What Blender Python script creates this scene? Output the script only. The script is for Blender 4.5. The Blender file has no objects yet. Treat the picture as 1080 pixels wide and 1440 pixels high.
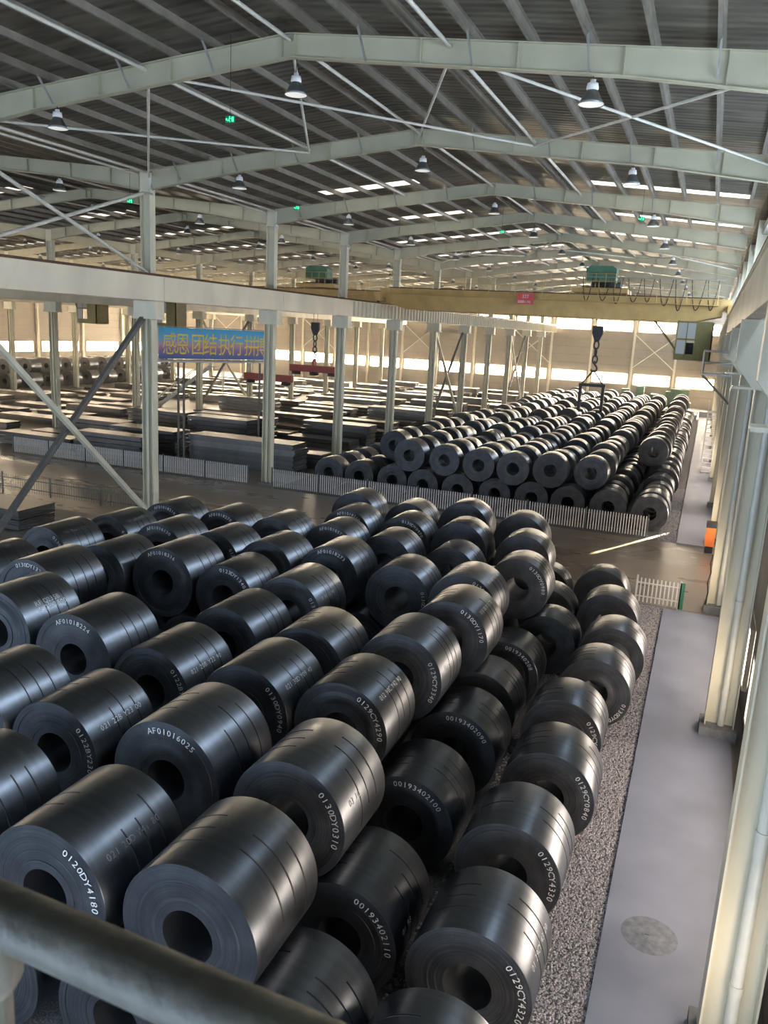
import bpy, math, random
from mathutils import Vector, Matrix
random.seed(7)
scene = bpy.context.scene
COL = scene.collection

# ------------------------------------------------------------------ camera, world, exposure
CAMZ = 10.0
F_PX = 1140.0
M3 = ((0.9277209137582442, 0.3696091138747185, 0.052182459853036496),
      (0.1295073490347079, -0.1875985783165418, -0.9736706937972481),
      (-0.3500882070586936, 0.9100526777908836, -0.22190622101255197))
cam_d = bpy.data.cameras.new('camera')
cam = bpy.data.objects.new('camera', cam_d)
COL.objects.link(cam)
cam_d.sensor_width = 36.0
cam_d.sensor_fit = 'AUTO'
cam_d.lens = F_PX / 1440.0 * 36.0
cam_d.clip_start = 0.05
cam_d.clip_end = 500
cam_d.dof.use_dof = True
cam_d.dof.focus_distance = 22.0
cam_d.dof.aperture_fstop = 8.0
_r, _d, _f = Vector(M3[0]), Vector(M3[1]), Vector(M3[2])
_m = Matrix((( _r.x, -_d.x, -_f.x, 0), (_r.y, -_d.y, -_f.y, 0), (_r.z, -_d.z, -_f.z, CAMZ), (0, 0, 0, 1)))
cam.matrix_world = _m
scene.camera = cam

world = bpy.data.worlds.new('world')
scene.world = world
world.use_nodes = True
world.node_tree.nodes['Background'].inputs[0].default_value = (0.62, 0.72, 0.88, 1)
world.node_tree.nodes['Background'].inputs[1].default_value = 1.0
scene.view_settings.view_transform = 'Standard'
scene.view_settings.look = 'None'
scene.view_settings.gamma = 1.0
scene.view_settings.use_curve_mapping = False
scene.view_settings.exposure = 0.45

scene.cycles.max_bounces = 7
scene.cycles.diffuse_bounces = 3
scene.cycles.glossy_bounces = 3
scene.cycles.volume_bounces = 0
scene.cycles.adaptive_threshold = 0.04

# low sun that finds one slot in the right wall
sun_d = bpy.data.lights.new('sun', 'SUN')
sun_d.energy = 150.0
sun_d.angle = 0.01
sun_d.color = (1.0, 0.82, 0.58)
sun = bpy.data.objects.new('sun', sun_d)
COL.objects.link(sun)
sun.location = (20, 80, 30)
sun.rotation_euler = Vector((-0.43, -0.90, -0.20)).to_track_quat('-Z', 'Y').to_euler()

# daylight levels of the glazing (every window pane and roof light of the building)
END_WIN = ((1.0, 0.82, 0.58), 44.0)      # far end wall, sun side
RIGHT_WIN = ((1.0, 0.82, 0.66), 6.5)     # right long wall, low windows
HIGH_WIN = ((0.68, 0.82, 1.0), 11.0)      # right long wall, high windows
LEFT_WIN = ((1.0, 0.80, 0.55), 24.0)      # left long wall
NEAR_WIN = ((0.60, 0.77, 1.0), 6.5)      # wall behind the camera, sky side
SKY_PANEL = ((1.0, 0.90, 0.80), 0.9)     # translucent roof sheets


def ray(u, v):
    d = Vector((u - 540.0, v - 720.0, F_PX))
    return Vector(tuple(sum(M3[k][i] * d[k] for k in range(3)) for i in range(3)))


# ------------------------------------------------------------------ materials
MATS = {}


def nt_new(name):
    m = bpy.data.materials.new(name)
    m.use_nodes = True
    nt = m.node_tree
    return m, nt, nt.nodes['Principled BSDF']


def mat(name, col, rough=0.5, metal=0.0, noise=0.0, nscale=4.0, bump=0.0, bscale=40.0, stretch=(1, 1, 1), rvar=0.0, spec=0.5, objvar=0.0):
    """plain procedural paint/metal: noise on the colour, fine bump, optional per-object value change"""
    m, nt, p = nt_new(name)
    L = nt.links
    p.inputs['Roughness'].default_value = rough
    p.inputs['Metallic'].default_value = metal
    p.inputs['Specular IOR Level'].default_value = spec
    tc = nt.nodes.new('ShaderNodeTexCoord')
    mp = nt.nodes.new('ShaderNodeMapping')
    mp.inputs['Scale'].default_value = stretch
    L.new(tc.outputs['Object'], mp.inputs['Vector'])
    nz = nt.nodes.new('ShaderNodeTexNoise')
    nz.inputs['Scale'].default_value = nscale
    nz.inputs['Detail'].default_value = 5
    L.new(mp.outputs['Vector'], nz.inputs['Vector'])
    rp = nt.nodes.new('ShaderNodeValToRGB')
    a = tuple(max(0, c * (1 - noise)) for c in col)
    b = tuple(min(1, c * (1 + noise)) for c in col)
    rp.color_ramp.elements[0].position = 0.3
    rp.color_ramp.elements[1].position = 0.7
    rp.color_ramp.elements[0].color = (*a, 1)
    rp.color_ramp.elements[1].color = (*b, 1)
    L.new(nz.outputs['Fac'], rp.inputs['Fac'])
    out = rp.outputs['Color']
    if objvar:
        oi = nt.nodes.new('ShaderNodeObjectInfo')
        mr = nt.nodes.new('ShaderNodeMapRange')
        mr.inputs['To Min'].default_value = 1 - objvar
        mr.inputs['To Max'].default_value = 1 + objvar
        L.new(oi.outputs['Random'], mr.inputs['Value'])
        hs = nt.nodes.new('ShaderNodeHueSaturation')
        L.new(mr.outputs['Result'], hs.inputs['Value'])
        L.new(out, hs.inputs['Color'])
        out = hs.outputs['Color']
    L.new(out, p.inputs['Base Color'])
    if rvar:
        mr2 = nt.nodes.new('ShaderNodeMapRange')
        mr2.inputs['From Min'].default_value = 0.3
        mr2.inputs['From Max'].default_value = 0.7
        mr2.inputs['To Min'].default_value = max(0.02, rough - rvar)
        mr2.inputs['To Max'].default_value = min(1, rough + rvar)
        L.new(nz.outputs['Fac'], mr2.inputs['Value'])
        L.new(mr2.outputs['Result'], p.inputs['Roughness'])
    if bump:
        n2 = nt.nodes.new('ShaderNodeTexNoise')
        n2.inputs['Scale'].default_value = bscale
        n2.inputs['Detail'].default_value = 4
        L.new(mp.outputs['Vector'], n2.inputs['Vector'])
        bp = nt.nodes.new('ShaderNodeBump')
        bp.inputs['Strength'].default_value = bump
        bp.inputs['Distance'].default_value = 0.02
        L.new(n2.outputs['Fac'], bp.inputs['Height'])
        L.new(bp.outputs['Normal'], p.inputs['Normal'])
    MATS[name] = m
    return m


def emat(name, col, strength, base=(0.8, 0.8, 0.8)):
    m, nt, p = nt_new(name)
    p.inputs['Base Color'].default_value = (*base, 1)
    p.inputs['Roughness'].default_value = 0.4
    p.inputs['Emission Color'].default_value = (*col, 1)
    p.inputs['Emission Strength'].default_value = strength
    MATS[name] = m
    return m


mat('coil_body', (0.218, 0.238, 0.268), rough=0.33, metal=1.0, noise=0.10, nscale=2.0, stretch=(0.6, 6, 0.6), rvar=0.02, objvar=0.2)
mat('paint_white', (0.78, 0.80, 0.80), rough=0.6, noise=0.25, nscale=45)
mat('paint_faded', (0.36, 0.37, 0.37), rough=0.7, noise=0.6, nscale=35)
mat('strap_steel', (0.035, 0.036, 0.040), rough=0.45, metal=0.5, noise=0.2)
mat('cream_paint', (0.66, 0.63, 0.49), rough=0.5, noise=0.10, nscale=1.3, stretch=(1, 1, 0.4), bump=0.03)
mat('cream_beam', (0.74, 0.68, 0.54), rough=0.5, noise=0.13, nscale=0.9, stretch=(1, 0.6, 0.25), bump=0.03)
mat('rafter_paint', (0.46, 0.445, 0.325), rough=0.5, noise=0.10, nscale=0.8, bump=0.02)
mat('rust_rail', (0.14, 0.075, 0.045), rough=0.6, metal=0.4, noise=0.3, nscale=3)
mat('brace_dark', (0.13, 0.125, 0.115), rough=0.55, noise=0.15)
mat('galv', (0.42, 0.43, 0.41), rough=0.45, metal=0.6, noise=0.12, nscale=3)
mat('purlin_steel', (0.25, 0.235, 0.20), rough=0.5, metal=0.4, noise=0.18, nscale=2)
mat('tube_white', (0.62, 0.62, 0.56), rough=0.45, noise=0.08)
mat('crane_yellow', (0.58, 0.40, 0.15), rough=0.5, noise=0.14, nscale=1.2, bump=0.02)
mat('cab_olive', (0.19, 0.17, 0.06), rough=0.5, noise=0.12)
mat('machine_green', (0.07, 0.20, 0.12), rough=0.5, noise=0.2, nscale=2)
mat('dark_steel', (0.045, 0.047, 0.05), rough=0.5, metal=0.6, noise=0.3, nscale=5)
mat('red_paint', (0.30, 0.045, 0.035), rough=0.5, noise=0.2)
mat('sign_red', (0.70, 0.10, 0.10), rough=0.5, noise=0.05)
mat('orange_paint', (0.78, 0.20, 0.04), rough=0.45, noise=0.06)
mat('fence_white', (0.66, 0.67, 0.66), rough=0.45, noise=0.08)
mat('fence_green', (0.03, 0.17, 0.10), rough=0.5, noise=0.1)
mat('fence_dark', (0.10, 0.12, 0.11), rough=0.5, noise=0.1)
mat('pipe_white', (0.66, 0.67, 0.60), rough=0.35, noise=0.06)
mat('plinth', (0.20, 0.205, 0.21), rough=0.85, noise=0.15, nscale=8, bump=0.2, bscale=30)
mat('walkway', (0.225, 0.25, 0.325), rough=0.48, noise=0.16, nscale=0.7, rvar=0.12, bump=0.03, bscale=25)
mat('floor_concrete', (0.16, 0.147, 0.132), rough=0.42, noise=0.2, nscale=0.25, rvar=0.15, bump=0.03, bscale=12)
mat('road', (0.17, 0.145, 0.12), rough=0.30, noise=0.22, nscale=0.22, stretch=(0.4, 1.3, 1), rvar=0.14, bump=0.02, bscale=14)
mat('gravel_bed', (0.13, 0.128, 0.13), rough=0.9, noise=0.55, nscale=26, bump=0.7, bscale=26)
mat('stone', (0.34, 0.33, 0.345), rough=0.85, noise=0.85, nscale=38)
mat('patch_concrete', (0.17, 0.19, 0.225), rough=0.6, noise=0.3, nscale=7, bump=0.3, bscale=22)
mat('wall_clad', (0.30, 0.25, 0.19), rough=0.6, noise=0.06, nscale=0.6)
mat('wall_grey', (0.17, 0.165, 0.16), rough=0.75, noise=0.15, nscale=1.0, bump=0.05)
mat('plate_steel', (0.13, 0.127, 0.124), rough=0.30, metal=0.65, noise=0.15, nscale=1.2, rvar=0.02, objvar=0.25)
mat('plate_edge', (0.10, 0.106, 0.11), rough=0.55, metal=0.5, noise=0.2, nscale=14, stretch=(0.4, 0.4, 8))
mat('timber', (0.26, 0.19, 0.12), rough=0.8, noise=0.25, nscale=5)
mat('banner_yellow', (0.95, 0.72, 0.10), rough=0.6, noise=0.05)
mat('black_rubber', (0.012, 0.012, 0.013), rough=0.5)
mat('handrail', (0.17, 0.168, 0.145), rough=0.5, noise=0.35, nscale=12, stretch=(1, 1, 1), bump=0.25, bscale=30)
mat('handrail_pale', (0.62, 0.61, 0.52), rough=0.5, noise=0.2, nscale=22)
mat('lamp_shell', (0.20, 0.21, 0.21), rough=0.35, metal=0.7)
mat('lamp_white', (0.75, 0.76, 0.76), rough=0.4)
mat('win_frame', (0.60, 0.58, 0.52), rough=0.45)
mat('cab_glass', (0.45, 0.47, 0.46), rough=0.08, metal=0.0, spec=0.8)
emat('lamp_glow', (1.0, 0.98, 0.9), 0.4)
emat('exit_green', (0.05, 1.0, 0.35), 2.2, (0.02, 0.3, 0.1))
emat('exit_dark', (0.0, 0.25, 0.1), 0.3, (0.01, 0.08, 0.03))
emat('end_pane', *END_WIN)
emat('right_pane', *RIGHT_WIN)
emat('left_pane', *LEFT_WIN)
emat('high_pane', *HIGH_WIN)
emat('near_pane', *NEAR_WIN)
emat('sky_panel', *SKY_PANEL)


def make_coil_face():
    m, nt, p = nt_new('coil_face')
    L = nt.links
    p.inputs['Roughness'].default_value = 0.5
    p.inputs['Metallic'].default_value = 0.55
    tc = nt.nodes.new('ShaderNodeTexCoord')
    sx = nt.nodes.new('ShaderNodeSeparateXYZ')
    L.new(tc.outputs['Object'], sx.inputs[0])
    a = nt.nodes.new('ShaderNodeMath'); a.operation = 'MULTIPLY'; L.new(sx.outputs['X'], a.inputs[0]); L.new(sx.outputs['X'], a.inputs[1])
    b = nt.nodes.new('ShaderNodeMath'); b.operation = 'MULTIPLY'; L.new(sx.outputs['Z'], b.inputs[0]); L.new(sx.outputs['Z'], b.inputs[1])
    c = nt.nodes.new('ShaderNodeMath'); c.operation = 'ADD'; L.new(a.outputs[0], c.inputs[0]); L.new(b.outputs[0], c.inputs[1])
    r = nt.nodes.new('ShaderNodeMath'); r.operation = 'SQRT'; L.new(c.outputs[0], r.inputs[0])
    oi = nt.nodes.new('ShaderNodeObjectInfo')
    cb = nt.nodes.new('ShaderNodeCombineXYZ'); L.new(r.outputs[0], cb.inputs[0])
    ra = nt.nodes.new('ShaderNodeMath'); ra.operation = 'MULTIPLY'; ra.inputs[1].default_value = 30; L.new(oi.outputs['Random'], ra.inputs[0])
    L.new(ra.outputs[0], cb.inputs[1])
    nz = nt.nodes.new('ShaderNodeTexNoise')
    nz.inputs['Scale'].default_value = 55; nz.inputs['Detail'].default_value = 3
    L.new(cb.outputs[0], nz.inputs['Vector'])
    n2 = nt.nodes.new('ShaderNodeTexNoise'); n2.inputs['Scale'].default_value = 2.4; n2.inputs['Detail'].default_value = 4
    L.new(tc.outputs['Object'], n2.inputs['Vector'])
    mx = nt.nodes.new('ShaderNodeMath'); mx.operation = 'MULTIPLY'; L.new(nz.outputs['Fac'], mx.inputs[0]); L.new(n2.outputs['Fac'], mx.inputs[1])
    rp = nt.nodes.new('ShaderNodeValToRGB')
    rp.color_ramp.elements[0].position = 0.14; rp.color_ramp.elements[0].color = (0.048, 0.053, 0.061, 1)
    rp.color_ramp.elements[1].position = 0.46; rp.color_ramp.elements[1].color = (0.115, 0.123, 0.136, 1)
    L.new(mx.outputs[0], rp.inputs['Fac'])
    hs = nt.nodes.new('ShaderNodeHueSaturation')
    mr = nt.nodes.new('ShaderNodeMapRange'); mr.inputs['To Min'].default_value = 0.8; mr.inputs['To Max'].default_value = 1.2
    L.new(oi.outputs['Random'], mr.inputs['Value']); L.new(mr.outputs['Result'], hs.inputs['Value'])
    L.new(rp.outputs['Color'], hs.inputs['Color']); L.new(hs.outputs['Color'], p.inputs['Base Color'])
    bp = nt.nodes.new('ShaderNodeBump'); bp.inputs['Strength'].default_value = 0.35; bp.inputs['Distance'].default_value = 0.02
    L.new(nz.outputs['Fac'], bp.inputs['Height']); L.new(bp.outputs['Normal'], p.inputs['Normal'])
    MATS['coil_face'] = m


make_coil_face()


def make_foil():
    """roof underside: dull foil-faced insulation over corrugated sheet"""
    m, nt, p = nt_new('roof_foil')
    L = nt.links
    tc = nt.nodes.new('ShaderNodeTexCoord')
    wv = nt.nodes.new('ShaderNodeTexWave'); wv.bands_direction = 'Y'; wv.inputs['Scale'].default_value = 0.9; wv.inputs['Distortion'].default_value = 1.2
    wv.inputs['Detail'].default_value = 2
    L.new(tc.outputs['Object'], wv.inputs['Vector'])
    nz = nt.nodes.new('ShaderNodeTexNoise'); nz.inputs['Scale'].default_value = 1.1; nz.inputs['Detail'].default_value = 5
    mp = nt.nodes.new('ShaderNodeMapping'); mp.inputs['Scale'].default_value = (0.5, 2.2, 1)
    L.new(tc.outputs['Object'], mp.inputs['Vector']); L.new(mp.outputs['Vector'], nz.inputs['Vector'])
    rp = nt.nodes.new('ShaderNodeValToRGB')
    rp.color_ramp.elements[0].position = 0.32; rp.color_ramp.elements[0].color = (0.095, 0.088, 0.074, 1)
    rp.color_ramp.elements[1].position = 0.72; rp.color_ramp.elements[1].color = (0.27, 0.245, 0.21, 1)
    L.new(nz.outputs['Fac'], rp.inputs['Fac']); L.new(rp.outputs['Color'], p.inputs['Base Color'])
    p.inputs['Metallic'].default_value = 0.7
    p.inputs['Roughness'].default_value = 0.45
    ad = nt.nodes.new('ShaderNodeMath'); ad.operation = 'ADD'; L.new(wv.outputs['Fac'], ad.inputs[0]); L.new(nz.outputs['Fac'], ad.inputs[1])
    bp = nt.nodes.new('ShaderNodeBump'); bp.inputs['Strength'].default_value = 0.35; bp.inputs['Distance'].default_value = 0.04
    L.new(ad.outputs[0], bp.inputs['Height']); L.new(bp.outputs['Normal'], p.inputs['Normal'])
    MATS['roof_foil'] = m


make_foil()


def make_banner():
    """printed cloth: sky blue fading to rose and violet along its height"""
    m, nt, p = nt_new('banner_print')
    L = nt.links
    tc = nt.nodes.new('ShaderNodeTexCoord')
    sx = nt.nodes.new('ShaderNodeSeparateXYZ'); L.new(tc.outputs['Generated'], sx.inputs[0])
    rp = nt.nodes.new('ShaderNodeValToRGB')
    e = rp.color_ramp.elements
    e[0].position = 0.0; e[0].color = (0.06, 0.16, 0.40, 1)
    e[1].position = 1.0; e[1].color = (0.07, 0.45, 0.78, 1)
    x = e.new(0.30); x.color = (0.36, 0.22, 0.42, 1)
    x = e.new(0.45); x.color = (0.62, 0.36, 0.46, 1)
    x = e.new(0.62); x.color = (0.22, 0.50, 0.74, 1)
    L.new(sx.outputs['Z'], rp.inputs['Fac']); L.new(rp.outputs['Color'], p.inputs['Base Color'])
    p.inputs['Roughness'].default_value = 0.6
    MATS['banner_print'] = m


make_banner()

# ------------------------------------------------------------------ mesh helpers
ORIGIN = {}


class MB:
    def __init__(self):
        self.v = []; self.f = []; self.m = []; self.smooth = []

    def add(self, vs, fs, mi=0, smooth=False):
        n = len(self.v)
        self.v.extend([tuple(p) for p in vs])
        for f in fs:
            self.f.append(tuple(n + i for i in f)); self.m.append(mi); self.smooth.append(smooth)
        return self

    def box(self, x0, x1, y0, y1, z0, z1, mi=0):
        return self.add([(x0, y0, z0), (x1, y0, z0), (x1, y1, z0), (x0, y1, z0), (x0, y0, z1), (x1, y0, z1), (x1, y1, z1), (x0, y1, z1)],
                        [(0, 3, 2, 1), (4, 5, 6, 7), (0, 1, 5, 4), (1, 2, 6, 5), (2, 3, 7, 6), (3, 0, 4, 7)], mi)

    def bar(self, p, q, w, h, up=(0, 0, 1), mi=0):
        """rectangular bar from p to q, w across, h in the up direction"""
        p, q = Vector(p), Vector(q)
        d = (q - p).normalized()
        u = Vector(up)
        s = d.cross(u)
        if s.length < 1e-4:
            s = d.cross(Vector((1, 0, 0)))
        s.normalize(); u = s.cross(d).normalized()
        s *= w / 2; u *= h / 2
        vs = [p - s - u, p + s - u, p + s + u, p - s + u, q - s - u, q + s - u, q + s + u, q - s + u]
        return self.add(vs, [(0, 1, 2, 3), (7, 6, 5, 4), (0, 4, 5, 1), (1, 5, 6, 2), (2, 6, 7, 3), (3, 7, 4, 0)], mi)

    def tube(self, p, q, r, n=10, mi=0, r2=None, caps=True):
        p, q = Vector(p), Vector(q)
        d = (q - p).normalized()
        s = d.cross(Vector((0, 0, 1)))
        if s.length < 1e-4:
            s = Vector((1, 0, 0))
        s.normalize(); u = s.cross(d)
        r2 = r if r2 is None else r2
        vs = []
        for c, rr in ((p, r), (q, r2)):
            for i in range(n):
                a = 2 * math.pi * i / n
                vs.append(c + s * (rr * math.cos(a)) + u * (rr * math.sin(a)))
        self.add(vs, [(i, (i + 1) % n, n + (i + 1) % n, n + i) for i in range(n)], mi, True)
        if caps:
            self.add(vs[:n], [tuple(reversed(range(n)))], mi); self.add(vs[n:], [tuple(range(n))], mi)
        return self

    def path(self, pts, r, n=8, mi=0):
        for a, b in zip(pts, pts[1:]):
            self.tube(a, b, r, n, mi)
        return self

    def lathe(self, prof, c=(0, 0, 0), n=24, mi=0, axis='Z', mats=None, smooth=True, a0=0.0, a1=None):
        """prof: list of (radius, height) spun about an axis through c"""
        full = a1 is None
        a1 = 2 * math.pi if full else a1
        k = n if full else n + 1
        vs = []
        for r, h in prof:
            for i in range(k):
                a = a0 + (a1 - a0) * i / n
                x, y = r * math.cos(a), r * math.sin(a)
                if axis == 'Z':
                    vs.append((c[0] + x, c[1] + y, c[2] + h))
                elif axis == 'Y':
                    vs.append((c[0] + x, c[1] + h, c[2] + y))
                else:
                    vs.append((c[0] + h, c[1] + x, c[2] + y))
        for j in range(len(prof) - 1):
            fs = []
            for i in range(n):
                i2 = (i + 1) % k if full else i + 1
                fs.append((j * k + i, j * k + i2, (j + 1) * k + i2, (j + 1) * k + i))
            base = len(self.v) if j == 0 else base
            if j == 0:
                self.v.extend(vs)
            for f in fs:
                self.f.append(tuple(base + q for q in f)); self.m.append(mats[j] if mats else mi); self.smooth.append(smooth)
        return self

    def prism(self, poly, lo, hi, axis='Y', mi=0):
        """closed 2D outline extruded along an axis (outline in the two other axes)"""
        n = len(poly)
        def P(a, b, t):
            return (a, t, b) if axis == 'Y' else ((t, a, b) if axis == 'X' else (a, b, t))
        vs = [P(a, b, lo) for a, b in poly] + [P(a, b, hi) for a, b in poly]
        return self.add(vs, [tuple(range(n)), tuple(reversed(range(n, 2 * n)))] + [(i, n + i, n + (i + 1) % n, (i + 1) % n) for i in range(n)], mi)

    def mesh(self, name, mats, off=(0, 0, 0)):
        me = bpy.data.meshes.new(name)
        me.from_pydata([(x - off[0], y - off[1], z - off[2]) for x, y, z in self.v], [], self.f)
        for k in ([mats] if isinstance(mats, str) else mats):
            me.materials.append(MATS[k])
        me.polygons.foreach_set('material_index', self.m)
        me.polygons.foreach_set('use_smooth', self.smooth)
        me.validate()
        me.update()
        return me

    def build(self, name, mats, parent=None, at=None):
        """one mesh object; vertices are given in world space"""
        if parent is not None:
            off = ORIGIN.get(parent.name, (0, 0, 0))
        else:
            off = at or (0, 0, 0)
        o = bpy.data.objects.new(name, self.mesh(name, mats, off))
        COL.objects.link(o)
        if parent is not None:
            o.parent = parent
        else:
            o.location = off
        ORIGIN[o.name] = off
        return o


def tag(o, label, cat=None, group=None, kind=None):
    o['label'] = label
    if cat:
        o['category'] = cat
    if group:
        o['group'] = group
    if kind:
        o['kind'] = kind
    return o


def empty(name, loc, label, cat, group=None, kind=None):
    o = bpy.data.objects.new(name, None)
    o.empty_display_size = 0.2
    COL.objects.link(o)
    o.location = loc
    ORIGIN[o.name] = tuple(loc)
    return tag(o, label, cat, group, kind)


def inst(name, me, loc, parent=None, rot=None):
    o = bpy.data.objects.new(name, me)
    COL.objects.link(o)
    if parent is not None:
        o.parent = parent
    o.location = loc
    if rot:
        o.rotation_euler = rot
    return o


_U = ['', 'first', 'second', 'third', 'fourth', 'fifth', 'sixth', 'seventh', 'eighth', 'ninth', 'tenth', 'eleventh', 'twelfth', 'thirteenth',
      'fourteenth', 'fifteenth', 'sixteenth', 'seventeenth', 'eighteenth', 'nineteenth']
ORD = list(_U)
for _t, _z in (('twenty', 'twentieth'), ('thirty', 'thirtieth'), ('forty', 'fortieth'), ('fifty', 'fiftieth')):
    ORD += [_z] + ['%s-%s' % (_t, _U[i]) for i in range(1, 10)]

# glyph outlines of the built-in font, read once per character
_tc = bpy.data.curves.new('glyphs', 'FONT')
_tc.resolution_u = 2
_to = bpy.data.objects.new('glyphs', _tc)
COL.objects.link(_to)
GL = {}


def glyph(ch):
    if ch not in GL:
        _tc.body = ch
        bpy.context.view_layer.update()
        dg = bpy.context.evaluated_depsgraph_get()
        me = bpy.data.meshes.new_from_object(_to.evaluated_get(dg))
        vs = [(v.co.x, v.co.y) for v in me.vertices]
        x0 = min(v[0] for v in vs); x1 = max(v[0] for v in vs)
        GL[ch] = ([(x - (x0 + x1) / 2, y) for x, y in vs], [tuple(p.vertices) for p in me.polygons])
        bpy.data.meshes.remove(me)
    return GL[ch]


def text_mb(s, h, adv, fn, mi=0, mb=None, hs=1.0):
    """lettering: fn(u, v) places a flat text point (u along, v up) in space; h is the capital height"""
    mb = mb or MB()
    k = h / 0.7
    u = adv * 0.5
    for ch in s:
        if ch != ' ':
            vs, fs = glyph(ch)
            mb.add([fn(u + x * k * hs, y * k) for x, y in vs], fs, mi)
        u += adv
    return mb


# ------------------------------------------------------------------ the building
FY = [0.35, 11.0, 21.65, 32.4, 44.0, 54.3, 64.9, 75.5, 86.1, 96.7, 107.3, 117.9, 128.5, 138.8]          # frame lines; the last one is the far end wall
YEND = FY[-1]
YNEAR = -7.0
XR = 1.35                                             # right column line
SPANS = [(-25.0, XR), (-51.5, -25.0), (-78.0, -51.5), (-104.5, -78.0)]
XWR = 2.05                                            # inner face of right wall
XWL = -105.0
EAVE, SLOPE = 16.35, 0.1

# floors
b = MB(); b.box(XWL, XWR, YNEAR, YEND, -0.30, 0.0)
tag(b.build('floor', 'floor_concrete'), 'grey concrete hall floor under the stacks', 'floor', kind='structure')
b = MB(); b.box(XWL + 0.1, 1.74, 31.9, 43.0, -0.02, 0.004)
tag(b.build('floor', 'road'), 'worn brown concrete cross aisle between the two fences', 'aisle', kind='structure')
b = MB(); b.box(-22.5, -0.46, YNEAR + 0.2, 31.9, -0.02, 0.005)
tag(b.build('floor', 'gravel_bed'), 'dark gravel bed below the near coil stack', 'gravel bed', kind='structure')
b = MB(); b.box(-24.0, -0.46, 43.0, 118, -0.02, 0.005)
tag(b.build('floor', 'gravel_bed'), 'gravel bed below the far coil stack beyond the picket fence', 'gravel bed', kind='structure')
b = MB(); b.box(-0.45, 1.74, YNEAR + 0.2, 31.6, -0.02, 0.06); b.box(-0.47, -0.45, YNEAR + 0.2, 31.6, -0.02, 0.065)
tag(b.build('walkway', 'walkway'), 'pale blue-grey concrete walkway beside the near coil stack', 'walkway', kind='structure')
b = MB(); b.box(-0.45, 1.74, 42.9, 126, -0.02, 0.06)
tag(b.build('walkway', 'walkway'), 'pale concrete walkway continuing beyond the cross aisle', 'walkway', kind='structure')
# round trowelled patch in the walkway
b = MB()
b.lathe([(0.0, 0.012), (0.10, 0.016), (0.14, 0.008), (0.30, 0.010), (0.34, 0.004), (0.42, 0.006), (0.47, 0.0)], (0.29, 13.0, 0.061), 36)
b.box(0.22, 0.30, 12.98, 13.03, 0.06, 0.085)
tag(b.build('manhole_cover', 'patch_concrete', at=(0.29, 13.0, 0.06)), 'round grey manhole cover set in the near walkway', 'manhole cover')

# loose stones of the gravel strips
rs = random.Random(11)
b = MB()
def stones(x0, x1, y0, y1, n):
    for _ in range(n):
        x, y = rs.uniform(x0, x1), rs.uniform(y0, y1)
        r = rs.uniform(0.016, 0.040)
        a = rs.uniform(0, 6.28)
        ca, sa = math.cos(a) * r, math.sin(a) * r
        h = r * rs.uniform(0.5, 1.0)
        j = rs.uniform(0.6, 1.3)
        z = 0.003
        b.add([(x + ca, y + sa, z + h * .3), (x - sa * j, y + ca * j, z + h * .4), (x - ca, y - sa, z + h * .2), (x + sa * j, y - ca * j, z + h * .3), (x, y, z + h * 1.2)],
              [(0, 1, 4), (1, 2, 4), (2, 3, 4), (3, 0, 4)])
stones(-1.6, -0.48, 6.5, 20, 17000)
stones(-1.5, -0.48, 20, 31.8, 7000)
stones(-3.4, -2.7, 7.5, 24, 3500)
stones(-1.4, -0.48, 43, 60, 4500)
tag(b.build('gravel', 'stone'), 'loose grey gravel stones beside the walkway', 'gravel', kind='stuff')

# walls
b = MB(); b.box(XWL, XWR + 0.25, YEND, YEND + 0.25, 0, EAVE + 1.8)
wall_end = tag(b.build('wall_end', 'wall_clad'), 'beige clad far end wall with two bands of windows', 'wall', kind='structure')
b = MB(); b.box(XWL - 0.25, XWL, YNEAR, YEND, 0, EAVE + 0.3)
wall_left = tag(b.build('wall_left', 'wall_clad'), 'beige clad long wall at the far left of the hall', 'wall', kind='structure')
for z in (1.6, 2.7, 5.9, 7.2, 8.5, 9.8, 13.4):
    b = MB(); b.box(XWL + 0.02, XWL + 0.14, YNEAR, YEND, z, z + 0.16)
    b.build('wall_girt', 'purlin_steel', wall_left)
for k in range(len(FY) - 1):
    b = MB(); b.box(XWL + 0.02, XWL + 0.45, FY[k] - 0.2, FY[k] + 0.2, 0, 16.0)
    b.build('wall_post', 'cream_beam', wall_left)
b = MB(); b.box(XWL, XWR + 0.25, YNEAR - 0.25, YNEAR, 0, EAVE + 1.8)
tag(b.build('wall_near', 'wall_clad'), 'clad end wall behind the viewpoint', 'wall', kind='structure')
b = MB(); SL0, SL1 = 51.15, 52.15
b.box(XWR, XWR + 0.25, YNEAR, SL0, 0, EAVE + 0.3); b.box(XWR, XWR + 0.25, SL1, YEND, 0, EAVE + 0.3); b.box(XWR, XWR + 0.25, SL0, SL1, 0, 1.4); b.box(XWR, XWR + 0.25, SL0, SL1, 2.95, EAVE + 0.3)
tag(b.build('wall_right', 'wall_grey'), 'grey long wall behind the right column row', 'wall', kind='structure')

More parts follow.
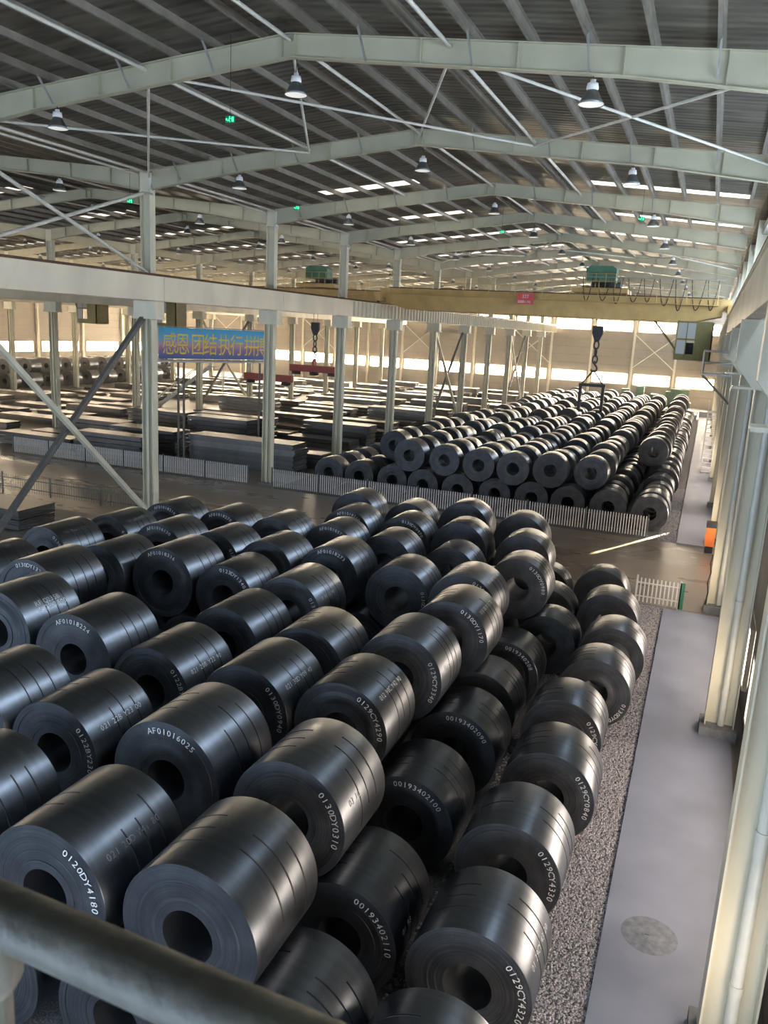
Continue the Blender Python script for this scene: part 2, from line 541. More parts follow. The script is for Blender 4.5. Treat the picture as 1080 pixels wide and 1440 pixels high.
# girts and posts of the far end wall
MODS = []
for (x0, x1) in SPANS:
    w = (x1 - x0) / 4
    for i in range(4):
        MODS.append((x0 + i * w, x0 + (i + 1) * w))
MODS.sort(key=lambda t: -t[0])
for i, (x0, x1) in enumerate(MODS):
    b = MB(); b.box(x0 - 0.16, x0 + 0.16, YEND - 0.42, YEND - 0.02, 0, 16.0)
    b.build('wall_post', 'cream_beam', wall_end)
for z in (1.6, 2.7, 5.9, 7.2, 8.5, 9.8, 11.05, 13.4):
    b = MB(); b.box(XWL, XWR, YEND - 0.14, YEND - 0.02, z, z + 0.16)
    b.build('wall_girt', 'purlin_steel', wall_end)
for i in (1, 4, 7, 10, 13):
    x0, x1 = MODS[i]
    for (a, c) in ((x0, x1), (x1, x0)):
        b = MB(); b.tube((a, YEND - 0.5, 5.6), (c, YEND - 0.5, 11.0), 0.07, 8)
        b.build('wall_brace', 'tube_white', wall_end)

WN = [0]


def window(kind, a0, a1, z0, z1, pane, where, mull=2, fixed=0.0, inward=1):
    """glazed opening: kind 'Y' lies in a wall of constant y (a = x), 'X' in a wall of constant x (a = y)"""
    WN[0] += 1
    c = ((a0 + a1) / 2, fixed, z0) if kind == 'Y' else (fixed, (a0 + a1) / 2, z0)
    e = empty('window_%d' % WN[0], c, where, 'window', kind='structure')
    def bx(mb, p0, p1, q0, q1, d0, d1):
        d0, d1 = sorted((fixed + inward * d0, fixed + inward * d1))
        if kind == 'Y':
            mb.box(p0, p1, d0, d1, q0, q1)
        else:
            mb.box(d0, d1, p0, p1, q0, q1)
    mb = MB(); t = 0.09
    bx(mb, a0, a1, z0, z0 + t, 0.0, 0.12); bx(mb, a0, a1, z1 - t, z1, 0.0, 0.12)
    bx(mb, a0, a0 + t, z0 + t, z1 - t, 0.0, 0.12); bx(mb, a1 - t, a1, z0 + t, z1 - t, 0.0, 0.12)
    mb.build('window_frame', 'win_frame', e)
    for k in range(1, mull):
        x = a0 + (a1 - a0) * k / mull
        mb = MB(); bx(mb, x - 0.04, x + 0.04, z0 + t, z1 - t, 0.0, 0.10)
        mb.build('mullion', 'win_frame', e)
    for k in range(mull):
        p0 = a0 + (a1 - a0) * k / mull + (t if k == 0 else 0.04)
        p1 = a0 + (a1 - a0) * (k + 1) / mull - (t if k == mull - 1 else 0.04)
        mb = MB(); bx(mb, p0, p1, z0 + t, z1 - t, 0.02, 0.05)
        mb.build('pane', pane, e)
    return e


for i, (x0, x1) in enumerate(MODS):
    n = ORD[i + 1]
    window('Y', x0 + 0.45, x1 - 0.45, 3.0, 4.75, 'end_pane', 'bright low window in the far end wall, %s from its right end' % n, 3, YEND - 0.06, -1)
    window('Y', x0 + 0.45, x1 - 0.45, 11.35, 13.05, 'end_pane', 'bright high window in the far end wall, %s from its right end' % n, 3, YEND - 0.06, -1)
    window('Y', x0 + 0.45, x1 - 0.45, 2.0, 8.0, 'near_pane', 'tall window in the wall behind the viewpoint, %s from the right wall' % n, 3, YNEAR + 0.06, 1)
for k in range(len(FY) - 1):
    n = ORD[k + 1]
    window('X', FY[k] + 0.9, FY[k + 1] - (3.5 if k == 4 else 0.9), 0.95, 2.7, 'right_pane', 'low white-framed window in the right wall, %s bay' % n, 4, XWR - 0.02, -1)
    window('X', FY[k] + 0.9, FY[k + 1] - 0.9, 12.6, 14.6, 'high_pane', 'high window in the right wall above the crane girder, %s bay' % n, 4, XWR - 0.02, -1)
    window('X', FY[k] + 0.9, FY[k + 1] - 0.9, 11.0, 13.0, 'left_pane', 'high window in the far left wall, %s bay' % n, 4, XWL + 0.02, 1)
    window('X', FY[k] + 0.9, FY[k + 1] - 0.9, 3.0, 4.75, 'left_pane', 'low window in the far left wall, %s bay' % n, 4, XWL + 0.02, 1)

# ------------------------------------------------------------------ roof
NP = 9
SPN = ['main', 'second', 'third', 'fourth']


def roof_z(x, span):
    x0, x1 = span
    return EAVE + SLOPE * min(x - x0, x1 - x)


for si, span in enumerate(SPANS):
    x0, x1 = span
    xm = (x0 + x1) / 2
    up = 0.24
    e = empty('ceiling', (xm, 60, EAVE), 'dark foil-lined pitched roof of the %s hall span' % SPN[si], 'roof', kind='structure')
    if si == 0:
        mb = MB(); mb.box(x1, XWR + 0.3, YNEAR - 0.3, YEND, EAVE + up - 0.06, EAVE + up + 0.08); mb.build('eaves_sheet', 'roof_foil', e)
    if si == 3:
        mb = MB(); mb.box(XWL - 0.3, x0, YNEAR - 0.3, YEND, EAVE + up - 0.06, EAVE + up + 0.08); mb.build('eaves_sheet', 'roof_foil', e)
    for h in (0, 1):
        a = x0 if h == 0 else x1
        za, zm = EAVE + up, EAVE + SLOPE * (xm - x0) + up
        # roof sheet in bays, patches of translucent sheet ahead of the farther frames
        ys = [YNEAR - 0.3] + FY
        zat = lambda x: za + (zm - za) * (x - a) / (xm - a)
        def slab(x_a, x_b, lift, th, p, q, nm, mt):
            mb = MB()
            mb.prism([(x_a, zat(x_a) + lift), (x_b, zat(x_b) + lift), (x_b, zat(x_b) + lift + th), (x_a, zat(x_a) + lift + th)], p, q, 'Y')
            mb.build(nm, mt, e)
        for k in range(len(ys) - 1):
            y0, y1 = ys[k], ys[k + 1]
            if k < 4:
                slab(a, xm, 0, 0.08, y0, y1, 'roof_sheet', 'roof_foil')
                continue
            s0, s1 = y1 - 2.0, y1 - 0.8
            t0, t1 = (0.05, 0.62) if h == 1 else (0.30, 0.72)
            if k >= 6:
                t0, t1 = (0.04, 0.9)
            xa_, xb_ = a + (xm - a) * t0, a + (xm - a) * t1
            slab(a, xm, 0, 0.08, y0, s0, 'roof_sheet', 'roof_foil')
            slab(a, xm, 0, 0.08, s1, y1, 'roof_sheet', 'roof_foil')
            slab(a, xa_, 0, 0.08, s0, s1, 'roof_sheet', 'roof_foil')
            slab(xb_, xm, 0, 0.08, s0, s1, 'roof_sheet', 'roof_foil')
            slab(xa_, xb_, 0.02, 0.04, s0, s1, 'skylight_panel', 'sky_panel')
        for i in range(NP):
            t = (i + 0.4) / NP
            x = a + (xm - a) * t
            z = EAVE + SLOPE * abs(x - a)
            mb = MB()
            s = 1 if h == 0 else -1
            mb.box(x - 0.012, x + 0.012, YNEAR, YEND, z + 0.02, z + up)
            mb.box(min(x, x + s * 0.08), max(x, x + s * 0.08), YNEAR, YEND, z + 0.005, z + 0.022)
            mb.box(min(x, x - s * 0.08), max(x, x - s * 0.08), YNEAR, YEND, z + up - 0.02, z + up)
            mb.build('purlin', 'purlin_steel', e)

for si, span in enumerate(SPANS):
    x0, x1 = span
    xm = (x0 + x1) / 2
    for k, y in enumerate(FY[:-1]):
        if si >= 2 and k % 1:
            continue
        e = empty('roof_rafter', (xm, y, EAVE), 'pale steel rafter across the %s span, %s frame from the viewpoint' % (SPN[si], ORD[k + 1]), 'rafter', 'roof rafters', 'structure')
        for h in (0, 1):
            a = (x0 + 0.3) if h == 0 else (x1 - 0.3)
            s = 1 if h == 0 else -1
            zt = lambda x: EAVE + SLOPE * (s * (x - (x0 if h == 0 else x1)))
            mid = a + (xm - a) * 0.3
            da, dmid, dm = 0.86, 0.66, 0.60
            P = [(a, da), (mid, dmid), (xm, dm)]
            mb = MB()
            top = [(x, zt(x)) for x, d in P]
            bot = [(x, zt(x) - d) for x, d in P]
            mb.prism(top + bot[::-1], y - 0.012, y + 0.012, 'Y')
            for seq, dz in ((top, -0.022), (bot, 0.022)):
                mb.prism(seq + [(x, z + dz) for x, z in seq[::-1]], y - 0.13, y + 0.13, 'Y')
            mb.build('rafter_beam', 'rafter_paint', e)
            if si < 2:
                for q in (0.12, 0.3, 0.5, 0.7, 0.985):
                    x = a + (xm - a) * q
                    d = da + (dmid - da) * min(1, q / 0.3) if q < 0.3 else dmid + (dm - dmid) * (q - 0.3) / 0.7
                    mb = MB(); mb.box(x - 0.012, x + 0.012, y - 0.125, y + 0.125, zt(x) - d + 0.02, zt(x) - 0.02)
                    mb.build('stiffener', 'rafter_paint', e)
            if si == 0 and k < 5:
                for i in (1, 3, 5, 7):
                    x = (x0 if h == 0 else x1) + (xm - (x0 if h == 0 else x1)) * (i + 0.4) / NP
                    for sy in (-1, 1):
                        mb = MB(); mb.bar((x, y + sy * 0.13, zt(x) - 0.62), (x, y + sy * 0.75, zt(x) + 0.06), 0.05, 0.05)
                        mb.build('fly_brace', 'galv', e)

# longitudinal struts and roof bracing rods
NODE = {0: [(-24.7, -16.6), (-16.6, -7.2), (-7.2, 1.0)]}
def zroof(x):
    for s in SPANS:
        if s[0] <= x <= s[1]:
            return roof_z(x, s)
    return EAVE
for (x, nm) in ((-16.6, 'left slope'), (-11.8, 'ridge line'), (-7.2, 'right slope'), (-42.0, 'second span left slope'), (-38.2, 'second span ridge'), (-34.0, 'second span right slope'), (-24.6, 'left eaves line'), (-25.4, 'second span eaves line')):
    e = empty('roof_strut', (x, FY[0], zroof(x) - 0.2), 'pale tubular strut line running along the roof %s' % nm, 'strut', 'roof struts', 'structure')
    for k in range(len(FY) - 1):
        mb = MB(); mb.tube((x, FY[k] + 0.02, zroof(x) - 0.16), (x, FY[k + 1] - 0.02, zroof(x) - 0.16), 0.055, 8)
        mb.build('strut_tube', 'tube_white', e)
ROD = [((-7.2, 0), (-11.8, 1)), ((-11.8, 0), (-16.6, 1)), ((-16.4, 0), (-7.2, 1)), ((-16.6, 0), (-24.7, 1)), ((-24.5, 0), (-16.6, 1)), ((-7.2, 0), (1.0, 1)), ((0.9, 0), (-7.2, 1))]
for bi, kk in enumerate((2, 6, 10)):
    e = empty('roof_bracing', (-11.8, FY[kk], EAVE), 'crossed bracing rods under the main roof, %s braced bay' % ORD[bi + 1], 'bracing', 'roof bracing', 'structure')
    for (a, c) in ROD:
        pa = (a[0], FY[kk + a[1]] + (0.1 if a[1] == 0 else -0.1), zroof(a[0]) - 0.30)
        pc = (c[0], FY[kk + c[1]] + (0.1 if c[1] == 0 else -0.1), zroof(c[0]) - 0.30)
        mb = MB(); mb.tube(pa, pc, 0.045, 8)
        mb.build('bracing_rod', 'tube_white', e)

# ------------------------------------------------------------------ columns and crane runways
GT, GB = 11.75, 10.65


def hsec(mb, xc, yc, z0, z1, dx, dy, tf=0.03, tw=0.02):
    mb.box(xc - dx / 2, xc - dx / 2 + tf, yc - dy / 2, yc + dy / 2, z0, z1)
    mb.box(xc + dx / 2 - tf, xc + dx / 2, yc - dy / 2, yc + dy / 2, z0, z1)
    mb.box(xc - dx / 2 + tf, xc + dx / 2 - tf, yc - tw / 2, yc + tw / 2, z0, z1)


for ri, xc in enumerate((-25.0, -51.5, -78.0)):
    rn = ['row left of the near coils', 'second row inside the hall', 'third row inside the hall'][ri]
    for k, y in enumerate(FY[:-1]):
        yy = y + 0.2
        e = empty('steel_column', (xc, yy, 0), 'cream steel column, %s from the viewpoint in the %s' % (ORD[k + 1], rn), 'column', 'inner columns', 'structure')
        mb = MB(); hsec(mb, xc, yy, 0.12, 9.8, 0.62, 0.42)
        mb.box(xc - 0.05, xc + 0.05, yy - 0.2, yy + 0.2, 0.12, 9.8)
        mb.build('lower_shaft', 'cream_paint', e)
        mb = MB(); mb.box(xc - 0.62, xc + 0.62, yy - 0.34, yy + 0.34, 9.9, GB - 0.02); mb.box(xc - 0.70, xc + 0.70, yy - 0.36, yy + 0.36, 9.8, 9.9)
        mb.build('corbel', 'cream_paint', e)
        mb = MB(); hsec(mb, xc, yy, GB - 0.02, EAVE - 0.86, 0.55, 0.40)
        mb.box(xc - 0.30, xc + 0.30, yy - 0.22, yy + 0.22, EAVE - 0.90, EAVE - 0.86)
        mb.box(xc - 0.27, xc + 0.27, yy - 0.2, yy + 0.2, EAVE - 0.86, EAVE - 0.02)
        mb.build('upper_shaft', 'cream_paint', e)
        mb = MB(); mb.box(xc - 0.5, xc + 0.5, yy - 0.42, yy + 0.42, 0, 0.12)
        mb.build('base_plate', 'plinth', e)
        if ri == 0 and k < 6:
            mb = MB(); mb.path([(xc + 0.36, yy - 0.25, EAVE), (xc + 0.36, yy - 0.25, EAVE - 0.95), (xc + 0.55, yy - 0.3, EAVE - 1.05)], 0.06)
            mb.build('gutter_pipe', 'pipe_white', e)

# vertical cross bracing between columns
for (xc, kk, rn) in ((-25.0, 2, 'near the left edge'), (-25.0, 7, 'beyond the crane'), (-25.0, 10, 'far along the row'), (-51.5, 3, 'in the second column row'), (-51.5, 7, 'deeper in the second row')):
    y0, y1 = FY[kk] + 0.2, FY[kk + 1] + 0.2
    e = empty('column_bracing', (xc, y0, 0), 'pair of crossed angle braces between columns %s' % rn, 'bracing', 'column bracing', 'structure')
    mb = MB(); mb.bar((xc + 0.1, y0 + 0.2, 9.9), (xc + 0.1, y1 - 0.2, 0.3), 0.2, 0.22, (1, 0, 0)); mb.build('brace', 'cream_paint', e)
    mb = MB(); mb.bar((xc - 0.15, y0 + 0.2, 0.3), (xc - 0.15, y1 - 0.2, 9.9), 0.2, 0.22, (1, 0, 0)); mb.build('brace', 'brace_dark', e)
    if kk == 2:
        mb = MB(); mb.tube((xc + 0.1, y0 + 0.2, 15.4), (xc + 0.1, y1 - 0.2, 11.9), 0.08, 10); mb.build('brace', 'tube_white', e)
        mb = MB(); mb.tube((xc - 0.1, y0 + 0.2, 11.9), (xc - 0.1, y1 - 0.2, 15.4), 0.08, 10); mb.build('brace', 'tube_white', e)


def runway(xc, label, far_ribs=True, ks=None, face=1):
    e = empty('crane_runway_girder', (xc, FY[0], GB), label, 'crane girder', 'crane runway girders', 'structure')
    for k in range(len(FY) - 1):
        if ks and k not in ks:
            continue
        y0, y1 = FY[k] + 0.46, FY[k + 1] + 0.44
        mb = MB()
        mb.box(xc - 0.2, xc + 0.2, y0, y1, GT - 0.05, GT)
        mb.box(xc - 0.17, xc + 0.17, y0, y1, GB, GB + 0.03)
        mb.box(xc - 0.04, xc + 0.04, y0, y1, GB + 0.03, GT - 0.05)
        # shallower girder ends on the corbels
        mb.build('girder_beam', 'cream_beam', e)
        if k >= 5 and far_ribs:
            n = 14
            rb = MB().box(-0.16, 0.16, -0.012, 0.012, GB + 0.03, GT - 0.05).mesh('stiffener', 'cream_beam', (0, 0, GB))
            for i in range(n):
                o = inst('stiffener', rb, (0, y0 + (i + 0.5) * (y1 - y0) / n - FY[0], 0), e)
        elif far_ribs:
            mb = MB(); mb.box(min(xc + face * 0.04, xc + face * 0.15), max(xc + face * 0.04, xc + face * 0.15), y0 + 0.01, y1 - 0.01, GB + 0.03, GT - 0.05)
            mb.build('side_plate', 'cream_beam', e)
    y0, y1 = (FY[0], YEND - 0.5)
    mb = MB(); mb.box(xc - 0.05, xc + 0.05, y0, y1, GT, GT + 0.12); mb.box(xc - 0.21, xc + 0.21, y0, y1, GT, GT + 0.02)
    mb.build('crane_rail', 'rust_rail', e)
    return e


runway(-24.45, 'long cream crane girder on the left column row, main span side')
runway(-25.55, 'crane girder on the left column row, second span side')
runway(-50.95, 'crane girder on the second column row, near side', False)
runway(-52.05, 'crane girder on the second column row, far side', False)
runway(-77.45, 'crane girder on the third column row', False)
runway(0.80, 'long cream crane girder along the right wall columns', True, None, -1)

# right wall columns with rainwater pipes
for k, y in enumerate(FY[:-1]):
    yy = y
    xc = 1.42
    e = empty('wall_column', (xc, yy, 0), 'cream wall column on the right, %s from the viewpoint' % ORD[k + 1], 'column', 'right wall columns', 'structure')
    mb = MB(); hsec(mb, xc, yy, 0.30, 9.0, 0.72, 0.46)
    mb.build('lower_shaft', 'cream_paint', e)
    mb = MB(); mb.box(0.55, 1.78, yy - 0.24, yy + 0.24, 9.0, 9.06); mb.prism([(0.55, GB - 0.02), (1.78, GB - 0.02), (1.78, 9.06), (0.98, 9.06), (0.55, 9.6)], yy - 0.2, yy + 0.2, 'Y')
    mb.build('corbel', 'cream_paint', e)
    mb = MB(); hsec(mb, xc + 0.1, yy, GB - 0.02, EAVE - 0.5, 0.5, 0.40)
    mb.build('upper_shaft', 'cream_paint', e)
    mb = MB(); mb.box(0.95, 1.86, yy - 0.42, yy + 0.42, 0, 0.30)
    mb.build('plinth', 'plinth', e)
    mb = MB(); px, py = 1.46, yy - 0.13
    mb.tube((px, py, 0.32), (px, py, 8.95), 0.085, 14)
    for z in (1.2, 3.6, 6.0):
        mb.tube((px, py, z), (px, py, z + 0.14), 0.1, 14)
    mb.build('rain_pipe', 'pipe_white', e)

# eaves gutter teeth on the right side (roof sheet end lip)
mb = MB(); mb.box(1.5, 1.95, FY[0], YEND - 0.5, 15.2, 15.26); mb.box(1.5, 1.54, FY[0], YEND - 0.5, 15.26, 15.6)
tag(mb.build('gutter', 'galv'), 'galvanised eaves gutter along the right wall', 'gutter', kind='structure')

# ------------------------------------------------------------------ coils
COIL_ME = {}
R0 = 0.36


def coil_mesh(R, w, seg=64):
    key = (round(R * 50), round(w * 20), seg)
    if key in COIL_ME:
        return COIL_ME[key]
    R, w = key[0] / 50, key[1] / 20
    rr = random.Random(key[0] * 100 + key[1])
    ms = []
    prof = [(R0, 0.03), (R0, w - 0.03)]; ms.append(1)
    def step(side):
        out = []
        r = R0
        n = 5
        d = [rr.uniform(-0.012, 0.012) for _ in range(n)]
        for i in range(n):
            ra = R0 + (R - R0) * i / n
            rb = R0 + (R - R0) * (i + 1) / n
            y = (0.012 + d[i]) if side == 0 else (w - 0.012 - d[i])
            out.append((ra + 0.002, y)); out.append((rb - (0.002 if i < n - 1 else 0.006), y))
        return out
    back = step(1)
    prof += back; ms += [1] * len(back)
    prof += [(R, w - 0.03)]; ms.append(0)
    prof += [(R, 0.03)]; ms.append(0)
    front = step(0)[::-1]
    prof += front; ms += [0] + [1] * (len(front) - 1)
    prof += [(R0, 0.03)]; ms.append(1)
    mb = MB()
    mb.lathe(prof, (0, 0, 0), seg, axis='Y', mats=ms)
    me = mb.mesh('steel_coil', ['coil_body', 'coil_face'])
    # keep the profile edges crisp
    me.set_sharp_from_angle(angle=math.radians(35))
    COIL_ME[key] = me
    return me


STRAP_ME = {}


def strap_mesh(R, a0, a1):
    key = (round(R * 50), a0, a1)
    if key not in STRAP_ME:
        R = key[0] / 50
        mb = MB()
        mb.lathe([(R - 0.002, -0.012), (R + 0.004, -0.012), (R + 0.004, 0.012), (R - 0.002, 0.012)], (0, 0, 0), 18, axis='Y', a0=math.radians(a0), a1=math.radians(a1))
        STRAP_ME[key] = mb.mesh('strap', 'strap_steel')
    return STRAP_ME[key]


def face_text(o, R, s, start, h=0.105, pm='paint_white', rad=0.80):
    rt = R * rad
    a0 = math.radians(start)
    fn = lambda u, v: ((rt + v) * math.cos(a0 - u / rt), -0.016, (rt + v) * math.sin(a0 - u / rt))
    me = text_mb(s, h, h * 0.86, fn).mesh('stencil_code', pm)
    c = inst('stencil_code', me, (0, 0, 0), o)


def side_text(o, R, w, s, theta, y0, h=0.11, pm='paint_white', name='stencil_mark', adv=0.82):
    t0 = math.radians(theta)
    Rr = round(R * 50) / 50 + 0.0045
    u0 = 0.0
    for word in s.split(' '):
        fn = lambda u, v: (Rr * math.cos(t0 + v / Rr), y0 + u0 + u, Rr * math.sin(t0 + v / Rr))
        inst(name, text_mb(word, h, h * adv, fn).mesh(name, pm), (0, 0, 0), o)
        u0 += (len(word) + 0.7) * h * adv


def zc2(R, r1=0.97, p=2.1):
    return r1 + math.sqrt((R + r1) ** 2 - (p / 2) ** 2)


RT = random.Random(5)
# near stack, upper layer: row, x, y of the front face, radius, width, face code (start angle), side marking
TOP = [
    (1, -5.03, 7.15, .98, 1.66, None, None), (1, -5.10, 9.83, .98, 1.6, ('0130DY0310', 50), ('03 10', 20)),
    (1, -5.57, 12.75, .96, 1.62, ('0129CY4290', 66), ('012 90C Y42 90', 42)), (1, -5.42, 15.45, 1.0, 1.55, ('0129CY3340', 36), ('01 29', 15)),
    (1, -5.02, 17.82, .98, 1.55, ('0130DY1170', 72), ('013 00 Y11 70', 44)), (1, -5.44, 20.4, .98, 1.5, ('0129CY1160', 72), ('013 00 Y11 60', 48)),
    (1, -4.55, 23.3, .94, 1.25, ('0130DY0980', 66), ('01 30 09', 36)), (1, -5.05, 26.3, .94, 1.25, None, None), (1, -5.74, 29.0, .98, 1.25, None, None),
    (2, -7.18, 7.07, .98, 1.7, ('0120DY4180', 66), ('021 20D Y41 80', 34)), (2, -7.41, 9.94, 1.04, 1.72, ('AF01016025', 112), None),
    (2, -7.53, 12.53, .98, 1.68, ('0130DY0940', 52), ('021 30D Y09 40', 34)), (2, -7.44, 14.9, .98, 1.6, None, None),
    (2, -7.40, 20.55, .96, 1.5, ('0130DY1150', 24), None), (2, -6.80, 23.6, .92, 1.3, None, None), (2, -7.27, 26.2, 1.0, 1.3, None, None), (2, -8.0, 29.25, 1.0, 1.3, None, None),
    (3, -9.50, 7.15, .98, 1.7, None, None), (3, -9.66, 9.85, .94, 1.62, ('0122BY2300', 48), ('021 22B Y23 00', 30)),
    (3, -9.80, 12.65, .95, 1.68, ('0122BY2290', 48), ('021 20B Y22 90', 28)), (3, -9.75, 15.3, .94, 1.7, None, None),
    (3, -9.45, 17.9, .98, 1.6, ('0130DY1190', 40), ('0 30 11 90', 26)), (3, -9.76, 21.0, .98, 1.6, ('AF01018273', 116), None),
    (3, -8.95, 23.5, .96, 1.45, None, None), (3, -9.25, 25.9, .98, 1.4, ('0130DY0970', 92), ('01 30 9', 52)), (3, -10.0, 28.5, .97, 1.35, None, None),
    (4, -11.60, 9.75, .98, 1.7, None, None), (4, -12.10, 13.0, 1.04, 1.75, ('AF01018224', 118), None),
    (4, -11.62, 18.25, .92, 1.65, ('0123DY1340', 100), None), (4, -11.72, 20.65, .97, 1.6, None, None),
    (4, -11.05, 23.75, .97, 1.5, ('AF01010573', 116), None), (4, -11.45, 26.0, .97, 1.5, ('AF01018260', 116), None), (4, -12.2, 28.4, .96, 1.4, None, None),
    (5, -14.40, 13.1, .99, 1.72, None, 'Q'), (5, -13.62, 18.2, 1.02, 1.78, ('AF01018316', 122), None),
    (5, -13.62, 20.75, .97, 1.62, ('0130DY1210', 40), None), (5, -13.02, 23.4, .97, 1.6, None, ('021 30 Y12 50', 50)),
    (6, -15.4, 15.1, 1.02, 1.75, ('0130DY1330', 116), None), (6, -15.68, 18.0, .94, 1.7, None, None),
    (6, -15.75, 20.85, .96, 1.65, ('AF01016130', 120), None), (6, -15.1, 23.4, .97, 1.6, ('AF01018270', 120), None),
    (7, -17.9, 15.6, .98, 1.7, None, None), (7, -18.3, 18.6, .95, 1.7, ('0130DY1280', 60), ('021 30D Y12 80', 52)),
    (7, -17.8, 20.9, .97, 1.6, ('0130DY1290', 40), ('021 30D Y12 90', 50)), (7, -17.5, 23.5, .97, 1.6, ('AF01018210', 118), None),
]
LOWA = [(-2.10, 6.95, .94, 1.5, None, ('01 29 CY43', 62)), (-2.066, 9.62, .94, 1.5, ('0129CY4320', 48), ('01 29CY 43 20', 22)), (-2.13, 12.30, .94, 1.52, ('0129CY4330', 50), None),
        (-1.95, 14.96, .96, 1.5, ('0129CY0840', 48), None), (-2.12, 17.6, .94, 1.45, ('0129CY0850', 44), None),
        (-1.73, 20.46, .94, 1.37, ('0130DY0810', -8), None), (-1.60, 23.1, .94, 1.35, None, None), (-2.05, 26.0, .98, 1.3, None, None), (-2.62, 28.9, .96, 1.1, None, None)]
LOWB = [(-4.0, 7.1, .96, 1.6, None, None), (-4.10, 9.70, .94, 1.6, ('00193402110', 74), ('01 93', 10)), (-4.22, 12.86, .96, 1.6, ('00193402100', 108), ('00193402', 20)),
        (-4.15, 15.72, .98, 1.5, ('00193402090', 104), ('001934', 20)), (-4.25, 18.1, .95, 1.3, None, None), (-4.15, 20.4, .95, 1.35, ('0019340208', 90), None),
        (-3.55, 23.2, .93, 1.3, None, None), (-4.02, 25.8, .94, 1.2, None, None), (-4.58, 28.3, .94, 1.1, None, None)]
SIDE_WORD = {1: 'first', 2: 'second', 3: 'third', 4: 'fourth', 5: 'fifth', 6: 'sixth', 7: 'seventh'}


def near_coil(x, y, R, w, z, label, group, face=None, side=None, straps=True, fade='paint_white'):
    Rq = round(R * 50) / 50
    o = inst('steel_coil', coil_mesh(R, w), (x, y, z))
    o.rotation_euler = (0, 0, math.radians(RT.uniform(-0.6, 0.6)))
    tag(o, label, 'coil', group)
    if face:
        face_text(o, Rq, face[0], face[1], pm=fade)
    if side == 'Q':
        side_text(o, Rq, w, 'RF Q235B', 38, 0.45, 0.12)
        side_text(o, Rq, w, '6.75X1500', 29, 0.45, 0.12)
    elif side:
        side_text(o, Rq, w, side[0], side[1], 0.28, 0.10, 'paint_faded' if RT.random() < 0.55 else 'paint_white')
    if straps:
        for t in (0.40, 0.58, 0.76):
            a = RT.choice([(-30, 62), (-10, 48), (5, 70)])
            inst('strap', strap_mesh(R, *a), (0, w * t + RT.uniform(-.04, .04), 0), o)
            if RT.random() < 0.7:
                inst('strap', strap_mesh(R, 98, 138), (0, w * (t - 0.08), 0), o)
    return o


# hidden carrying rows below, centred between the top rows
def row_x(row, y):
    if row == 8:
        return row_x(7, y) - 2.1
    pts = sorted((c[2], c[1]) for c in TOP if c[0] == row)
    return sum(x / (0.3 + (y - yy) ** 2) for yy, x in pts) / sum(1 / (0.3 + (y - yy) ** 2) for yy, x in pts)


LOWC = []
for r in range(1, 8):
    y0 = {1: 7.1, 2: 7.1, 3: 7.2, 4: 9.9, 5: 13.1, 6: 15.2, 7: 15.6}[r]
    y1 = {1: 29.3, 2: 29, 3: 29, 4: 29, 5: 24.2, 6: 24.2, 7: 24.2}[r]
    n = int((y1 - y0) / 2.7) + 1
    for i in range(n):
        y = y0 + i * 2.7
        x = (row_x(r, y + .3) + row_x(r + 1, y + .3)) / 2
        for (lx, ly, lr, lw, rr_, ii_) in LOWC:
            if rr_ == r - 1 and abs(ly - y) < 1.6 and lx - x < 1.9:
                x = lx - 1.9
        LOWC.append((x, y, .94, 1.6, r, i))
LOWALL = [(x, y, R, w) for x, y, R, w, _, _ in LOWA + LOWB] + [(x, y, R, w) for x, y, R, w, _, _ in LOWC]


def rest_z(x, y, R, w, low, default):
    z = 0
    for (lx, ly, lr, lw) in low:
        if ly < y + w - 0.02 and ly + lw > y + 0.02 and abs(lx - x) < R + lr:
            z = max(z, lr + math.sqrt((R + lr) ** 2 - (lx - x) ** 2))
    return z + 0.002 if z > 2.2 else default


rowcount = {}
for (row, x, y, R, w, face, side) in TOP:
    rowcount[row] = rowcount.get(row, 0) + 1
    n = rowcount[row]
    pos = 'near stack upper layer, %s row from walkway, %s back' % (ORD[row], ORD[n])
    if face:
        lab = 'steel coil stencilled %s, %s' % (face[0], pos)
    elif side == 'Q':
        lab = 'steel coil marked Q235B, %s' % pos
    else:
        lab = 'blank-faced steel coil, %s' % pos
    near_coil(x, y, R, w, rest_z(x, y, round(R * 50) / 50, w, LOWALL, zc2(R)), lab, 'coils of the near stack', face, side)
for (lst, nm) in ((LOWA, 'floor row beside walkway'), (LOWB, 'second floor row from walkway')):
    for i, (x, y, R, w, face, side) in enumerate(lst):
        lab = 'steel coil %s, near stack, %s, %s from front' % (('stencilled ' + face[0]) if face else 'with blank face', nm, ORD[i + 1])
        near_coil(x, y, R, w, R, lab, 'coils of the near stack', face, side)
for (x, y, R, w, r, i) in LOWC:
    near_coil(x, y, R, w, R, 'shaded steel coil under the near stack, %s floor row from walkway, %s back' % (ORD[r + 2], ORD[i + 1]), 'carrying coils under the near stack', straps=False)

